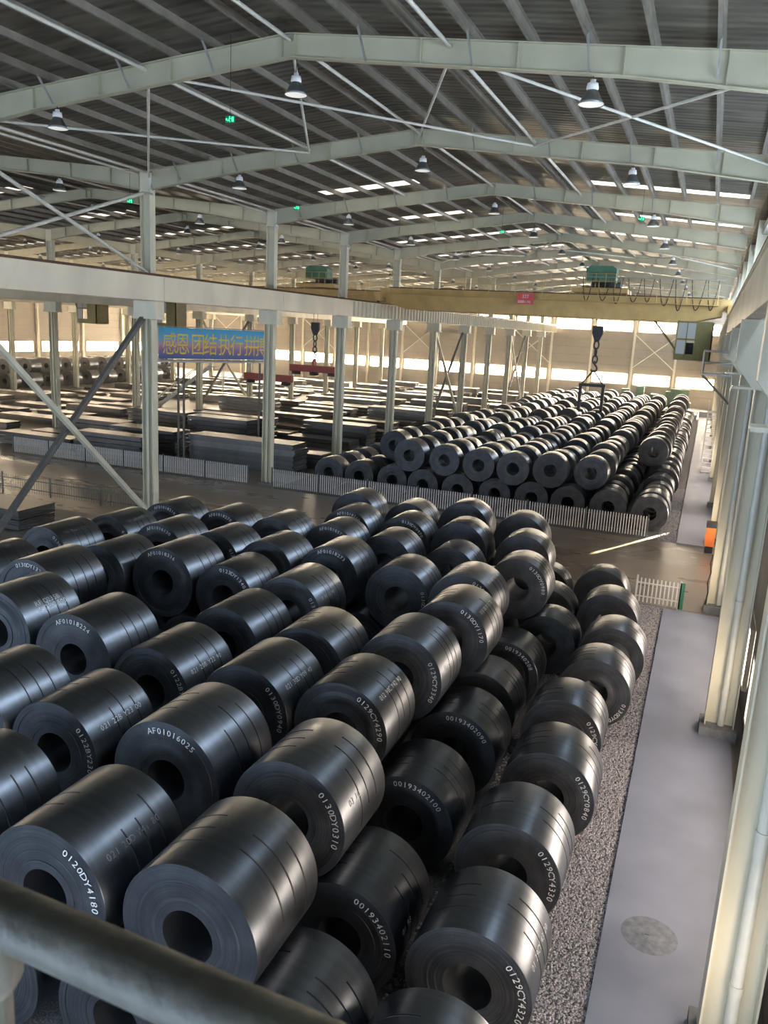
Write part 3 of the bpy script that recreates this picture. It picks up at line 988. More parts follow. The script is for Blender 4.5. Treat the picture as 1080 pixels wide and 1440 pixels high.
# far stack -------------------------------------------------
FR = random.Random(21)
far = []          # (x, y, R, w, z, label)
colX2 = [-2.75, -5.4, -7.5, -9.55, -11.6, -13.75, -15.9, -18.2]
colX1 = [-2.0, -4.25, -6.4, -8.5, -10.6, -12.75, -15.0, -17.0, -19.2, -21.2]
start2 = [57.6, 46.2, 45.1, 44.95, 44.8, 44.9, 45.0, 48.6]
rowL1 = {}
for c, x in enumerate(colX1):
    y = 45.1 + FR.uniform(-.2, .2)
    i = 0
    yend = 112 if c < 8 else (66 if c == 8 else 56)
    while y < yend:
        i += 1
        R = FR.uniform(0.86, 1.0) if c < 2 else FR.uniform(0.93, 0.98)
        w = FR.uniform(0.75, 1.15) if c < 2 else 1.2
        front = i == 1
        vis = c < 2 or front or c >= 8
        far.append((x + FR.uniform(-.12, .12) * (1 if c < 2 else 0.4), y, R, w, R,
                    'steel coil, far stack floor layer, %s row from the walkway, %s from the fence' % (ORD[c + 1], ORD[i]), vis))
        y += w + (FR.uniform(0.25, 0.9) if c < 2 else 1.3)
FLOW = [(f[0], f[1], f[2], f[3]) for f in far]
for c, x in enumerate(colX2):
    y = start2[c]
    i = 0
    while y < 111:
        i += 1
        R = FR.uniform(0.78, 1.0) if i > 2 else FR.uniform(.92, .98)
        w = FR.uniform(0.8, 1.3)
        xx = x + FR.uniform(-.1, .1)
        far.append((xx, y, R, w, rest_z(xx, y, R, w, [q for q in FLOW if abs(q[1] - y) < 2.5], zc2(R)),
                    'steel coil, far stack top layer, %s row from the walkway, %s from the fence' % (ORD[c + 1], ORD[min(i, 30)]), True))
        y += w + (FR.uniform(1.0, 1.7) if FR.random() < .8 else 0.25)
# coil stock in the fourth span, far left
for c, (x, z2) in enumerate(((-81.0, 0), (-83.15, 0), (-85.3, 0), (-82.07, 1), (-84.22, 1))):
    for i in range(12):
        y = 70 + i * 3.6 + (0.9 if z2 else 0)
        R = 1.0
        far.append((x, y, R, 1.75, (R if not z2 else R + 1.68),
                    'steel coil by the far left wall, %s layer, %s row, %s from the front' % ('upper' if z2 else 'floor', ORD[c + 1 - 3 * z2], ORD[i + 1]), c in (0, 3)))
NEAR_N = len(TOP) + len(LOWA) + len(LOWB)
vis = sorted([f for f in far if f[6]], key=lambda f: f[0] ** 2 + f[1] ** 2)
keep = vis[:300 - NEAR_N]
rest = vis[300 - NEAR_N:] + [f for f in far if not f[6]]
for (x, y, R, w, z, lab, _) in keep:
    o = inst('steel_coil', coil_mesh(R, w, 32), (x, y, z), rot=(0, 0, math.radians(FR.uniform(-2.5, 2.5))))
    tag(o, lab, 'coil', 'coils by the far left wall' if x < -50 else 'coils of the far stack')
mb = MB()
for (x, y, R, w, z, lab, _) in rest:
    n0 = len(mb.v)
    mb.lathe([(R0, 0.0), (R0, w)], (x, y, z), 20, axis='Y', mi=1)
    mb.lathe([(R0, 0.0), (R, 0.0), (R, w), (R0, w)], (x, y, z), 20, axis='Y', mats=[1, 0, 1])
o = mb.build('coil_stock', ['coil_body', 'coil_face'])
o.data.set_sharp_from_angle(angle=math.radians(35))
tag(o, 'remaining distant steel coils deep in the stacks', 'coils', kind='stuff')

# ------------------------------------------------------------------ fences
def fence(x0, x1, y, label, group=None, h=1.15, pitch=0.135, pw=0.05, panel=3.2, pm='fence_white', rail='fence_dark', rod=False, endpost=None):
    n = max(1, round((x1 - x0) / panel))
    pl = (x1 - x0) / n
    me = (MB().box(-pw / 2, pw / 2, -0.012, 0.012, 0.08, h) if not rod else MB().tube((0, 0, 0.1), (0, 0, h), pw / 2, 5)).mesh('picket', pm)
    for i in range(n):
        a, c = x0 + i * pl, x0 + (i + 1) * pl
        e = empty('picket_fence' if not rod else 'rod_fence', (a, y, 0), label % ORD[n - i], 'fence', group)
        for z in (0.28, h - 0.22):
            mb = MB(); mb.box(a, c, y + 0.013, y + 0.045, z, z + 0.045); mb.build('rail', rail, e)
        mb = MB(); mb.box(a - 0.035, a + 0.035, y - 0.02, y + 0.05, 0, h + 0.1); mb.build('post', rail, e)
        if i == n - 1:
            mb = MB(); mb.box(c - 0.035, c + 0.035, y - 0.02, y + 0.05, 0, h + 0.1); mb.build('post', rail, e)
            if endpost:
                mb = MB(); mb.box(c - 0.02, c + 0.16, y - 0.02, y + 0.03, 0.02, h + 0.02); mb.build('end_panel', endpost, e)
        k = int((pl - 0.1) / pitch)
        for j in range(k):
            inst('picket', me, (0.1 + (j + 0.3) * (pl - 0.1) / k, 0, 0), e)


fence(-24.2, -1.95, 43.35, 'white picket fence panel before the far coils, %s from its right end', 'panels of the far picket fence')
fence(-45.0, -25.9, 43.35, 'white picket fence panel before the plate stacks, %s left of the column', 'panels of the plate yard fence')
fence(-1.55, 0.05, 31.9, 'short white picket fence with a green end at the walkway, %s panel', None, 1.05, 0.15, 0.055, 2.0, 'fence_white', 'fence_white', False, 'fence_green')
fence(-46.0, -25.6, 33.6, 'thin dark rod fence beside the aisle at left, %s panel from its right end', 'panels of the rod fence', 1.0, 0.16, 0.022, 3.6, 'fence_dark', 'fence_dark', True)

# ------------------------------------------------------------------ steel plate stacks
PR = random.Random(33)
BUND = {}


def bundle_mesh(L, W, T, n):
    key = (round(L * 4), round(W * 8), round(T * 50), n)
    if key not in BUND:
        L, W, T = key[0] / 4, key[1] / 8, key[2] / 50
        rr = random.Random(sum(key))
        mb = MB()
        t = T / n
        for i in range(n):
            ox, oy = rr.uniform(-.05, .05), rr.uniform(-.025, .025)
            mb.box(-L / 2 + ox, L / 2 + ox, -W / 2 + oy, W / 2 + oy, i * t, (i + 1) * t - 0.004)
        BUND[key] = mb.mesh('plate_bundle', ['plate_steel', 'plate_edge'])
    return BUND[key]


TIMB = MB().box(-0.05, 0.05, -0.8, 0.8, 0, 0.045).mesh('timber_bearer', 'timber')


def plate_stack(x, y, L, W, n, T, label, group, detail=True, rot=0.0):
    e = empty('steel_plate_stack', (x, y, 0), label, 'plate stack', group)
    e.rotation_euler = (0, 0, rot)
    z = 0.0
    for i in range(n):
        if detail:
            for q in (-0.36, 0.0, 0.36):
                o = inst('timber_bearer', TIMB, (L * q, 0, z), e)
                o.scale = (1, W / 1.75, 1)
            z += 0.045
        inst('plate_bundle', bundle_mesh(L, W, T, 6 if detail else 3), (PR.uniform(-.12, .12), PR.uniform(-.05, .05), z), e)
        z += T
    return e


plate_stack(-31.0, 28.6, 5.0, 2.2, 4, 0.20, 'low stack of grey steel plates beyond the near coils at left', None)
plate_stack(-29.3, 48.9, 8.2, 2.0, 5, 0.40, 'tall block of steel plates just behind the picket fence', 'plate stacks of the second span', False)
plate_stack(-26.2, 51.6, 3.4, 1.6, 3, 0.3, 'short plate stack at the end of the tall plate block', 'plate stacks of the second span')
bands = [(-45.6, 7.6), (-37.4, 7.6), (-29.4, 7.2)]
yr = 46.5
row = 0
while yr < 128:
    row += 1
    for c, (cx, L0) in enumerate(bands):
        if c == 2 and yr < 54:
            continue
        if c == 1 and 50 < yr < 52.5:
            continue
        if PR.random() < 0.10:
            continue
        L = L0 * PR.uniform(0.72, 1.0)
        if c == 1 and yr < 52:
            L, cx = 5.75, -38.3
        T = PR.choice([0.2, 0.26, 0.3, 0.34])
        n = PR.choice([3, 4, 4, 5, 6]) if PR.random() < .75 else 2
        while n * (T + .07) > 2.1:
            n -= 1
        plate_stack(cx + PR.uniform(-.4, .4), yr + PR.uniform(-.3, .3) + (1.2 if row == 1 and c == 2 else 0), L, PR.choice([1.5, 1.75, 2.0]), n, T,
                    'stack of flat steel plates in the second span, %s row back, %s from its left' % (ORD[row], ORD[c + 1]), 'plate stacks of the second span', yr < 85)
    yr += PR.uniform(2.6, 3.2)
yr = 52.0
row = 0
while yr < 126:
    row += 1
    for c, (cx, L0) in enumerate([(-72.5, 7.6), (-64.5, 7.6), (-56.6, 7.4)]):
        if PR.random() < 0.12:
            continue
        L = L0 * PR.uniform(0.75, 1.0)
        T = PR.choice([0.16, 0.2, 0.26])
        n = PR.choice([2, 3, 4])
        if c == 2 and 72.5 < yr < 83.5:
            continue
        plate_stack(cx + PR.uniform(-.5, .5), yr + PR.uniform(-.4, .4), L, PR.choice([1.5, 1.75, 2.0]), n, T,
                    'stack of flat steel plates in the third span, %s row back, %s from its left' % (ORD[row], ORD[c + 1]), 'plate stacks of the third span', False)
    yr += PR.uniform(4.2, 5.4)
# stacks beside the far coils, behind the column row
for i, (x, y) in enumerate(((-21.8, 62.0), (-21.6, 67.5), (-21.8, 73.5), (-22.0, 80.0), (-22.0, 87.0))):
    plate_stack(x, y, 3.4, 2.0, 4, 0.26, 'plate stack between the column row and the far coils, %s from the fence' % ORD[i + 1], 'plate stacks beside the far coils', False)

# ------------------------------------------------------------------ overhead cranes
def crane(x0, x1, y, label, trolley_x, cab_x, hook=None, sign=None, festoon=True):
    e = empty('overhead_crane', ((x0 + x1) / 2, y, GT), label, 'crane', 'overhead cranes')
    z0, z1 = 11.45, 12.95
    for q, yy in enumerate((y - 1.3, y + 1.3)):
        mb = MB()
        prof = [(x0 + 0.5, z1), (x1 - 0.5, z1), (x1 - 0.5, z0 + 0.45), (x1 - 2.2, z0), (x0 + 2.2, z0), (x0 + 0.5, z0 + 0.45)]
        mb.prism(prof, yy - 0.28, yy + 0.28, 'Y')
        mb.box(x0 + 0.5, x1 - 0.5, yy - 0.36, yy + 0.36, z1 - 0.02, z1 + 0.03)
        mb.box(x0 + 3.0, x1 - 3.0, yy - 0.34, yy + 0.34, z0 - 0.02, z0 + 0.02)
        mb.box(x0 + 1.0, x1 - 1.0, yy - 0.33, yy - 0.28, z0 + 0.62, z0 + 0.7)
        g = mb.build('bridge_girder', 'crane_yellow', e)
        mb = MB(); mb.box(x0 + 0.6, x1 - 0.6, yy - 0.04, yy + 0.04, z1 + 0.03, z1 + 0.12); mb.build('trolley_rail', 'rust_rail', g)
    for sx, xx in ((0, x0), (1, x1)):
        mb = MB(); mb.box(xx - 0.22, xx + 0.22, y - 2.3, y + 2.3, GT + 0.22, GT + 0.85); mb.box(min(xx, xx + (0.7 if sx == 0 else -0.7)), max(xx, xx + (0.7 if sx == 0 else -0.7)), y - 1.6, y + 1.6, GT + 0.5, z1)
        t = mb.build('end_truck', 'crane_yellow', e)
        for yy in (y - 1.9, y + 1.9):
            mb = MB(); mb.lathe([(0.0, -0.07), (0.24, -0.07), (0.24, 0.07), (0.0, 0.07)], (xx, yy, GT + 0.36), 16, axis='X'); mb.build('wheel', 'dark_steel', t)
    # walkway rail along the near girder
    n = 12
    mb = MB()
    for i in range(n + 1):
        x = x0 + 0.9 + (x1 - x0 - 1.8) * i / n
        mb.tube((x, y - 1.95, z1 - 0.4), (x, y - 1.95, z1 + 0.95), 0.022, 6)
    for z in (z1 + 0.5, z1 + 0.95):
        mb.tube((x0 + 0.9, y - 1.95, z), (x1 - 0.9, y - 1.95, z), 0.02, 6)
    mb.build('walk_rail', 'crane_yellow', e)
    mb = MB(); mb.box(x0 + 0.8, x1 - 0.8, y - 2.0, y - 1.58, z1 - 0.42, z1 - 0.38); mb.build('walk_plate', 'crane_yellow', e)
    # trolley
    tx = trolley_x
    mb = MB(); mb.box(tx - 1.9, tx + 1.9, y - 1.5, y + 1.5, z1 + 0.22, z1 + 0.5)
    for a in (-1.4, 1.4):
        for c in (-1.3, 1.3):
            mb.lathe([(0.0, -0.06), (0.17, -0.06), (0.17, 0.06), (0.0, 0.06)], (tx + a, y + c, z1 + 0.29), 14, axis='Y')
    t = mb.build('trolley', 'crane_yellow', e)
    mb = MB(); mb.box(tx - 1.1, tx + 1.0, y - 1.2, y - 0.1, z1 + 0.95, z1 + 1.85); mb.prism([(tx - 1.1, z1 + 1.85), (tx + 1.0, z1 + 1.85), (tx + 0.7, z1 + 2.05), (tx - 0.8, z1 + 2.05)], y - 1.2, y - 0.1, 'Y')
    mb.build('motor_housing', 'machine_green', t)
    mb = MB(); mb.lathe([(0.0, -1.0), (0.32, -1.0), (0.32, 1.0), (0.0, 1.0)], (tx + 0.2, y + 0.5, z1 + 0.85), 18, axis='X'); mb.box(tx - 1.3, tx + 1.4, y - 1.3, y + 1.2, z1 + 0.5, z1 + 0.62)
    mb.build('hoist_drum', 'dark_steel', t)
    mb = MB()
    for i in range(6):
        x = tx - 1.7 + i * 0.68
        mb.tube((x, y - 1.45, z1 + 0.5), (x, y - 1.45, z1 + 1.5), 0.02, 6)
    mb.tube((tx - 1.7, y - 1.45, z1 + 1.5), (tx + 1.7, y - 1.45, z1 + 1.5), 0.02, 6); mb.tube((tx - 1.7, y - 1.45, z1 + 1.0), (tx + 1.7, y - 1.45, z1 + 1.0), 0.02, 6)
    mb.build('trolley_rail_guard', 'crane_yellow', t)
    if festoon:
        a, c = tx - 1.2, x1 - 0.6
        n = 9
        yy = y - 1.62
        mb = MB(); mb.tube((a - 0.5, yy, z1 + 1.25), (c, yy, z1 + 1.25), 0.03, 6); mb.build('festoon_track', 'galv', e)
        fr = random.Random(4)
        for i in range(n):
            p, q = a + (c - a) * i / n, a + (c - a) * (i + 1) / n
            sag = fr.uniform(1.5, 2.1)
            q2 = q - (0.15 if i % 2 else 0.35)
            pts = [(p + (q2 - p) * t / 10, yy, z1 + 1.22 - sag * (1 - (2 * t / 10 - 1) ** 2)) for t in range(11)]
            mb = MB(); mb.path(pts, 0.028, 6); mb.build('festoon_cable', 'black_rubber', e)
    # driver's cab under the bridge
    cx = cab_x
    cab = MB(); w, zb, zt = 1.15, 8.95, 11.35
    y0, y1 = y - 2.6, y - 0.9
    for xx in (cx - w, cx + w - 0.08):
        for yy in (y0, y1 - 0.08):
            cab.box(xx, xx + 0.08, yy, yy + 0.08, zb, zt)
    cab.box(cx - w, cx + w, y0, y1, zb - 0.06, zb + 0.02); cab.box(cx - w, cx + w, y0, y1, zt, zt + 0.1)
    cab.box(cx + 0.05, cx + w, y0, y0 + 0.05, zb, zt)                      # solid right part
    cab.box(cx - w, cx + 0.05, y0 + 0.005, y0 + 0.045, zb, zb + 0.35)
    cab.box(cx - w, cx + 0.05, y0 + 0.005, y0 + 0.045, zb + 1.25, zb + 1.38)
    cab.box(cx - 0.52, cx - 0.46, y0 + 0.005, y0 + 0.045, zb, zt)
    cab.box(cx - w, cx + w, y1 - 0.06, y1, zb, zb + 0.9)
    cab.box(cx + w - 0.05, cx + w, y0, y1, zb, zt)
    cb = cab.build('driver_cab', 'cab_olive', e)
    mb = MB()
    mb.box(cx - w + 0.08, cx - 0.52, y0 + 0.015, y0 + 0.03, zb + 0.35, zt); mb.box(cx - 0.46, cx + 0.05, y0 + 0.015, y0 + 0.03, zb + 1.38, zt)
    mb.build('cab_window', 'cab_glass', cb)
    mb = MB(); mb.box(cx - 0.5, cx, y1 - 0.8, y1 - 0.3, zb + 0.02, zb + 0.5); mb.box(cx - 0.5, cx, y1 - 0.38, y1 - 0.28, zb + 0.5, zb + 1.1); mb.build('seat', 'dark_steel', cb)
    mb = MB()
    for (xa, xb) in ((cx - w + 0.1, cx - w - 0.0), (cx + w - 0.15, cx + w - 0.15)):
        for yy in (y0 + 0.3, y1 - 0.2):
            mb.bar((xa, yy, zt), (xb, max(yy, y - 1.5), z0 + 0.02), 0.1, 0.1)
    mb.bar((cx - w - 1.6, y - 1.3, z0 + 0.0), (cx - w + 0.05, y0 + 0.3, zb + 0.6), 0.1, 0.1)
    mb.build('cab_hanger', 'cab_olive', cb)
    if sign:
        sxx = sign
        s = MB(); s.box(sxx, sxx + 1.2, y - 2.03, y - 1.98, 12.15, 12.92); so = s.build('capacity_sign', 'sign_red', e)
        fn = lambda u, v: (sxx + 0.36 + u, y - 2.035, 12.58 + v)
        tm = text_mb('32T', 0.24, 0.17, fn)
        fn2 = lambda u, v: (sxx + 0.1 + u, y - 2.035, 12.24 + v)
        text_mb('起重量32吨', 0.15, 0.15, fn2, mb=tm)
        tm.build('sign_lettering', 'paint_white', so)
    return e


crane(-24.45, 0.80, 61.8, 'yellow double-girder overhead crane across the main span', -7.9, -1.25, sign=-13.6)
crane(-50.95, -25.55, 68.5, 'dull yellow overhead crane across the second span', -33.5, -48.6, festoon=False)
crane(-77.45, -52.05, 66.0, 'overhead crane with olive cab in the third span', -66.0, -55.8, festoon=False)


def hook_block(x, y, ztop, zb, label, rope_top):
    """pulley block with chain links and a hook"""
    e = empty('hook_block', (x, y, zb), label, 'hook', 'crane hooks')
    mb = MB()
    for dx in (-0.2, 0.2):
        mb.tube((x + dx, y, rope_top), (x + dx, y, ztop - 0.2), 0.018, 6)
    mb.build('wire_rope', 'dark_steel', e)
    mb = MB(); mb.box(x - 0.38, x + 0.38, y - 0.16, y + 0.16, ztop - 0.55, ztop); mb.prism([(x - 0.38, ztop - 0.55), (x + 0.38, ztop - 0.55), (x + 0.14, ztop - 1.1), (x - 0.14, ztop - 1.1)], y - 0.14, y + 0.14, 'Y')
    mb.build('pulley_housing', 'dark_steel', e)
    pts = []
    z = ztop - 1.1
    for k in range(3):
        mb = MB()
        n = 12
        c = z - 0.26 - k * 0.52
        ring = [(x + 0.17 * math.cos(6.283 * i / n) * (1 if k % 2 == 0 else 0.2), y + 0.17 * math.cos(6.283 * i / n) * (0.2 if k % 2 == 0 else 1), c + 0.3 * math.sin(6.283 * i / n)) for i in range(n + 1)]
        mb.path(ring, 0.06, 7); mb.build('chain_link', 'dark_steel', e)
    c = z - 1.75
    pts = [(x, y, c + 0.35), (x, y, c + 0.1), (x + 0.17, y, c - 0.05), (x + 0.22, y, c - 0.25), (x + 0.1, y, c - 0.42), (x - 0.1, y, c - 0.42), (x - 0.22, y, c - 0.28)]
    mb = MB(); mb.path(pts, 0.07, 8); mb.build('hook', 'dark_steel', e)
    return e, c - 0.42


e, zh = hook_block(-7.9, 61.8, 10.9, 7.6, 'black crane hook with chain links above the far coils', 13.2)
# coil tongs on the hook
t = empty('coil_tongs', (-7.6, 61.8, 4.4), 'dark steel coil tongs hanging from the main crane hook', 'coil tongs')
mb = MB(); x, y = -7.9, 61.8
mb.path([(x, y, zh + 0.1), (x - 0.75, y, zh - 0.9)], 0.06, 8); mb.path([(x, y, zh + 0.1), (x + 0.75, y, zh - 0.9)], 0.06, 8); mb.build('sling', 'dark_steel', t)
mb = MB(); mb.box(x - 0.95, x + 0.95, y - 0.12, y + 0.12, zh - 1.1, zh - 0.88); mb.build('spreader', 'dark_steel', t)
for s in (-1, 1):
    mb = MB(); mb.box(x + s * 0.82 - 0.1, x + s * 0.82 + 0.1, y - 0.14, y + 0.14, zh - 2.9, zh - 1.1); mb.box(x + s * 0.82 - (0.35 if s > 0 else -0.0) , x + s * 0.82 + (0.0 if s > 0 else 0.35), y - 0.14, y + 0.14, zh - 3.0, zh - 2.8)
    mb.build('tong_arm', 'dark_steel', t)

for i, (x, y, zt, lab) in enumerate(((-33.3, 67.0, 10.1, 'red lifting beam on chains hanging above the plates, right of the banner column'), (-36.6, 64.5, 9.2, 'red lifting beam low over the plates below the banner'))):
    e, zh = hook_block(x, y, zt, zt - 2, 'small crane hook carrying a red lifting beam, %s' % ('right one' if i == 0 else 'left one'), 12.9)
    r = empty('lifting_beam', (x, y, zh - 1.2), lab, 'lifting beam', 'red lifting beams')
    mb = MB(); mb.box(x - 2.4, x + 2.4, y - 0.2, y + 0.2, zh - 1.15, zh - 0.55); mb.box(x - 2.4, x + 2.4, y - 0.3, y + 0.3, zh - 0.6, zh - 0.55); mb.build('beam', 'red_paint', r)
    mb = MB(); mb.box(x - 0.1, x + 0.1, y - 0.25, y + 0.25, zh - 0.55, zh - 0.03); mb.build('lug', 'red_paint', r)
    for q in (-1.8, 0, 1.8):
        mb = MB(); mb.lathe([(0.0, -0.25), (0.42, -0.25), (0.42, 0.0), (0.3, 0.05), (0.0, 0.05)], (x + q, y, zh - 1.15), 18); mb.build('magnet', 'dark_steel', r)

# ------------------------------------------------------------------ banner on a service platform
pa, pb = Vector((-34.16, 45.51, 0)), Vector((-30.35, 53.75, 0))
d = (pb - pa).normalized(); nrm = Vector((d.y, -d.x, 0))
e = empty('service_platform', tuple(pa), 'steel service platform with railing carrying the blue banner', 'platform')
mb = MB(); mb.bar(tuple(pa - nrm * 0.7 + Vector((0, 0, 7.0))), tuple(pb - nrm * 0.7 + Vector((0, 0, 7.0))), 1.2, 0.12); mb.build('deck', 'galv', e)
for t in (0.22, 0.97):
    for o_ in (-0.95, -0.2):
        p = pa.lerp(pb, t) + nrm * o_
        mb = MB(); mb.bar((p.x, p.y, 0), (p.x, p.y, 6.95), 0.11, 0.11); mb.build('leg', 'brace_dark', e)
mb = MB()
for o_ in (-1.25, -0.15):
    for z in (7.9, 8.5, 9.3):
        mb.tube(tuple(pa + nrm * o_ + Vector((0, 0, z))), tuple(pb + nrm * o_ + Vector((0, 0, z))), 0.03, 6)
    for i in range(9):
        p = pa.lerp(pb, i / 8) + nrm * o_
        mb.tube((p.x, p.y, 7.0), (p.x, p.y, 9.3), 0.03, 6)
mb.build('railing', 'galv', e)
# open steel stair beside the second column row, seen between the columns
sb, stp_ = Vector((-57.2, 76.0, 0)), Vector((-53.0, 80.0, 4.6))
sd = Vector((stp_.x - sb.x, stp_.y - sb.y, 0)).normalized(); sn = Vector((sd.y, -sd.x, 0))
e = empty('open_stair', tuple(sb), 'open steel stair with handrails among the plates behind the banner', 'stair')
for i in range(16):
    p = sb.lerp(stp_, (i + 0.5) / 16)
    mb = MB(); mb.bar(tuple(p - sn * 0.5), tuple(p + sn * 0.5), 0.26, 0.05); mb.build('tread', 'tube_white', e)
for o_ in (-0.54, 0.54):
    off = sn * o_
    mb = MB(); mb.bar(tuple(sb + off), tuple(stp_ + off), 0.07, 0.26); mb.build('stringer', 'tube_white', e)
    mb = MB(); up_ = Vector((0, 0, 1.0)); mb.tube(tuple(sb + off + up_), tuple(stp_ + off + up_), 0.05, 6)
    for i in range(6):
        p = sb.lerp(stp_, i / 5) + off
        mb.tube(tuple(p), tuple(p + up_), 0.04, 6)
    mb.build('handrail', 'tube_white', e)
mb = MB(); mb.bar(tuple(stp_), tuple(stp_ + sd * 1.6), 1.2, 0.1)
for o_ in (-0.5, 0.5):
    p = stp_ + sd * 1.5 + sn * o_
    mb.tube((p.x, p.y, 0), (p.x, p.y, 4.55), 0.06, 8)
mb.build('landing', 'tube_white', e)

bt, bb = 9.24, 7.2
ban = empty('banner', tuple(pa + Vector((0, 0, bb))), 'blue printed banner with yellow Chinese slogan behind the columns', 'banner')
mb = MB(); mb.bar(tuple(pa + Vector((0, 0, (bt + bb) / 2))), tuple(pb + Vector((0, 0, (bt + bb) / 2))), 0.04, bt - bb); mb.build('banner_cloth', 'banner_print', ban)
Lb = (pb - pa).length
def bfn(off):
    return lambda u, v: tuple(pa + d * (u + off) + nrm * 0.03 + Vector((0, 0, bb + 0.40 + v)))
for i, word in enumerate(('感恩', '团结', '执行', '拼搏')):
    tm = text_mb(word, 1.08, 0.98, bfn(0.32 + i * (Lb - 0.45) / 4), hs=0.72)
    tm.build('banner_lettering', 'banner_yellow', ban)

# ------------------------------------------------------------------ lamps and exit signs
def lamp_meshes():
    r = {}
    r['cap'] = MB().lathe([(0.0, 0.0), (0.07, 0.0), (0.07, -0.06), (0.13, -0.08), (0.15, -0.2), (0.12, -0.24), (0.0, -0.24)], (0, 0, 0), 20).mesh('ballast_box', 'lamp_white')
    r['shade'] = MB().lathe([(0.11, -0.22), (0.15, -0.26), (0.26, -0.46), (0.32, -0.56), (0.305, -0.56), (0.25, -0.46), (0.13, -0.26)], (0, 0, 0), 24).mesh('lamp_shade', 'lamp_shell')
    r['glass'] = MB().lathe([(0.0, -0.53), (0.2, -0.535), (0.3, -0.55)], (0, 0, 0), 24).mesh('lamp_glass', 'lamp_glow')
    r['rod'] = MB().tube((0, 0, 0), (0, 0, 0.42), 0.012, 6).mesh('hanger', 'dark_steel')
    return r


LM = lamp_meshes()
for si, span in enumerate(SPANS[:3]):
    xm = (span[0] + span[1]) / 2
    for k in range(1, 13):
        if si == 2 and k > 8:
            continue
        for c, dx in enumerate((8.3, 0.2, -8.2)):
            x = xm + dx
            z = roof_z(x, span) - 0.66 - (0.3 if abs(dx) < 1 else 0.08)
            e = empty('high_bay_lamp', (x, FY[k] + 0.05, z), 'bell-shaped high bay lamp, %s span, %s frame, %s' % (SPN[si], ORD[k + 1], ('right slope', 'under the ridge', 'left slope')[c]), 'lamp', 'high bay lamps')
            for nm, key in (('ballast_box', 'cap'), ('lamp_shade', 'shade'), ('lamp_glass', 'glass'), ('hanger', 'rod')):
                inst(nm, LM[key], (0, 0, 0), e)
# green exit signs on thin wires
for i, (x, y, z, lab) in enumerate(((-13.6, 21.5, 15.45, 'small green running-man exit sign hanging left of the nearest ridge'), (-3.98, 42.6, 15.62, 'small green exit sign under the right slope of the fourth rafter'),
                                    (-20.4, 38.5, 15.55, 'small green exit sign on the left slope before the fourth rafter'), (-13.4, 53.0, 16.2, 'small green exit sign far under the ridge'), (-25.5, 32.0, 14.9, 'small green exit light on the left column'))):
    e = empty('exit_sign', (x, y, z), lab, 'exit sign', 'green exit signs')
    mb = MB(); mb.box(x - 0.24, x + 0.24, y - 0.02, y + 0.02, z, z + 0.24); mb.build('sign_box', 'exit_dark', e).scale = (0.62, 1, 0.75)
    mb = MB()
    mb.lathe([(0.0, -0.001), (0.026, 0.0)], (x - 0.01, y - 0.024, z + 0.195), 10, axis='Y')
    mb.bar((x - 0.01, y - 0.023, z + 0.17), (x - 0.05, y - 0.023, z + 0.10), 0.004, 0.04, (1, 0, 0)); mb.bar((x - 0.05, y - 0.023, z + 0.1), (x + 0.02, y - 0.023, z + 0.03), 0.004, 0.025, (1, 0, 0))
    mb.bar((x - 0.05, y - 0.023, z + 0.1), (x - 0.12, y - 0.023, z + 0.05), 0.004, 0.025, (1, 0, 0)); mb.bar((x - 0.02, y - 0.023, z + 0.155), (x + 0.06, y - 0.023, z + 0.13), 0.004, 0.022, (1, 0, 0))
    mb.box(x + 0.1, x + 0.2, y - 0.024, y - 0.021, z + 0.03, z + 0.2); mb.box(x - 0.21, x - 0.14, y - 0.024, y - 0.021, z + 0.08, z + 0.15)
    mb.build('pictogram', 'exit_green', e).scale = (0.62, 1, 0.75)
    mb = MB(); mb.tube((x, y, z + 0.17), (x, y, zroof(x) + 0.26), 0.008, 5); mb.build('wire', 'dark_steel', e)

# ------------------------------------------------------------------ right side details
# stair to the crane landing
e = empty('access_stair', (0.75, 68.4, 0.06), 'steep white access stair with handrails beside the far walkway', 'stair')
for s in (0.35, 1.1):
    mb = MB(); mb.bar((s, 68.4, 0.1), (s, 75.2, 4.4), 0.05, 0.2); mb.build('stringer', 'fence_white', e)
    mb = MB(); mb.tube((s, 68.4, 1.0), (s, 75.2, 5.3), 0.03, 8); mb.tube((s, 75.2, 5.3), (s, 76.6, 5.3), 0.03, 8)
    for i in range(5):
        y = 68.4 + 6.8 * i / 4; mb.tube((s, y, 0.1 + 4.3 * i / 4), (s, y, 1.0 + 4.3 * i / 4), 0.022, 6)
    mb.tube((s, 76.6, 4.3), (s, 76.6, 5.3), 0.03, 8)
    mb.build('handrail', 'fence_white', e)
for i in range(15):
    mb = MB(); y = 68.5 + 6.6 * i / 14; z = 0.15 + 4.2 * i / 14
    mb.box(0.37, 1.08, y - 0.12, y + 0.12, z, z + 0.04); mb.build('tread', 'fence_white', e)
mb = MB(); mb.box(0.3, 1.15, 75.1, 76.7, 4.3, 4.38); mb.box(0.32, 0.4, 76.5, 76.6, 0.06, 4.3); mb.box(1.05, 1.13, 76.5, 76.6, 0.06, 4.3); mb.build('landing', 'fence_white', e)
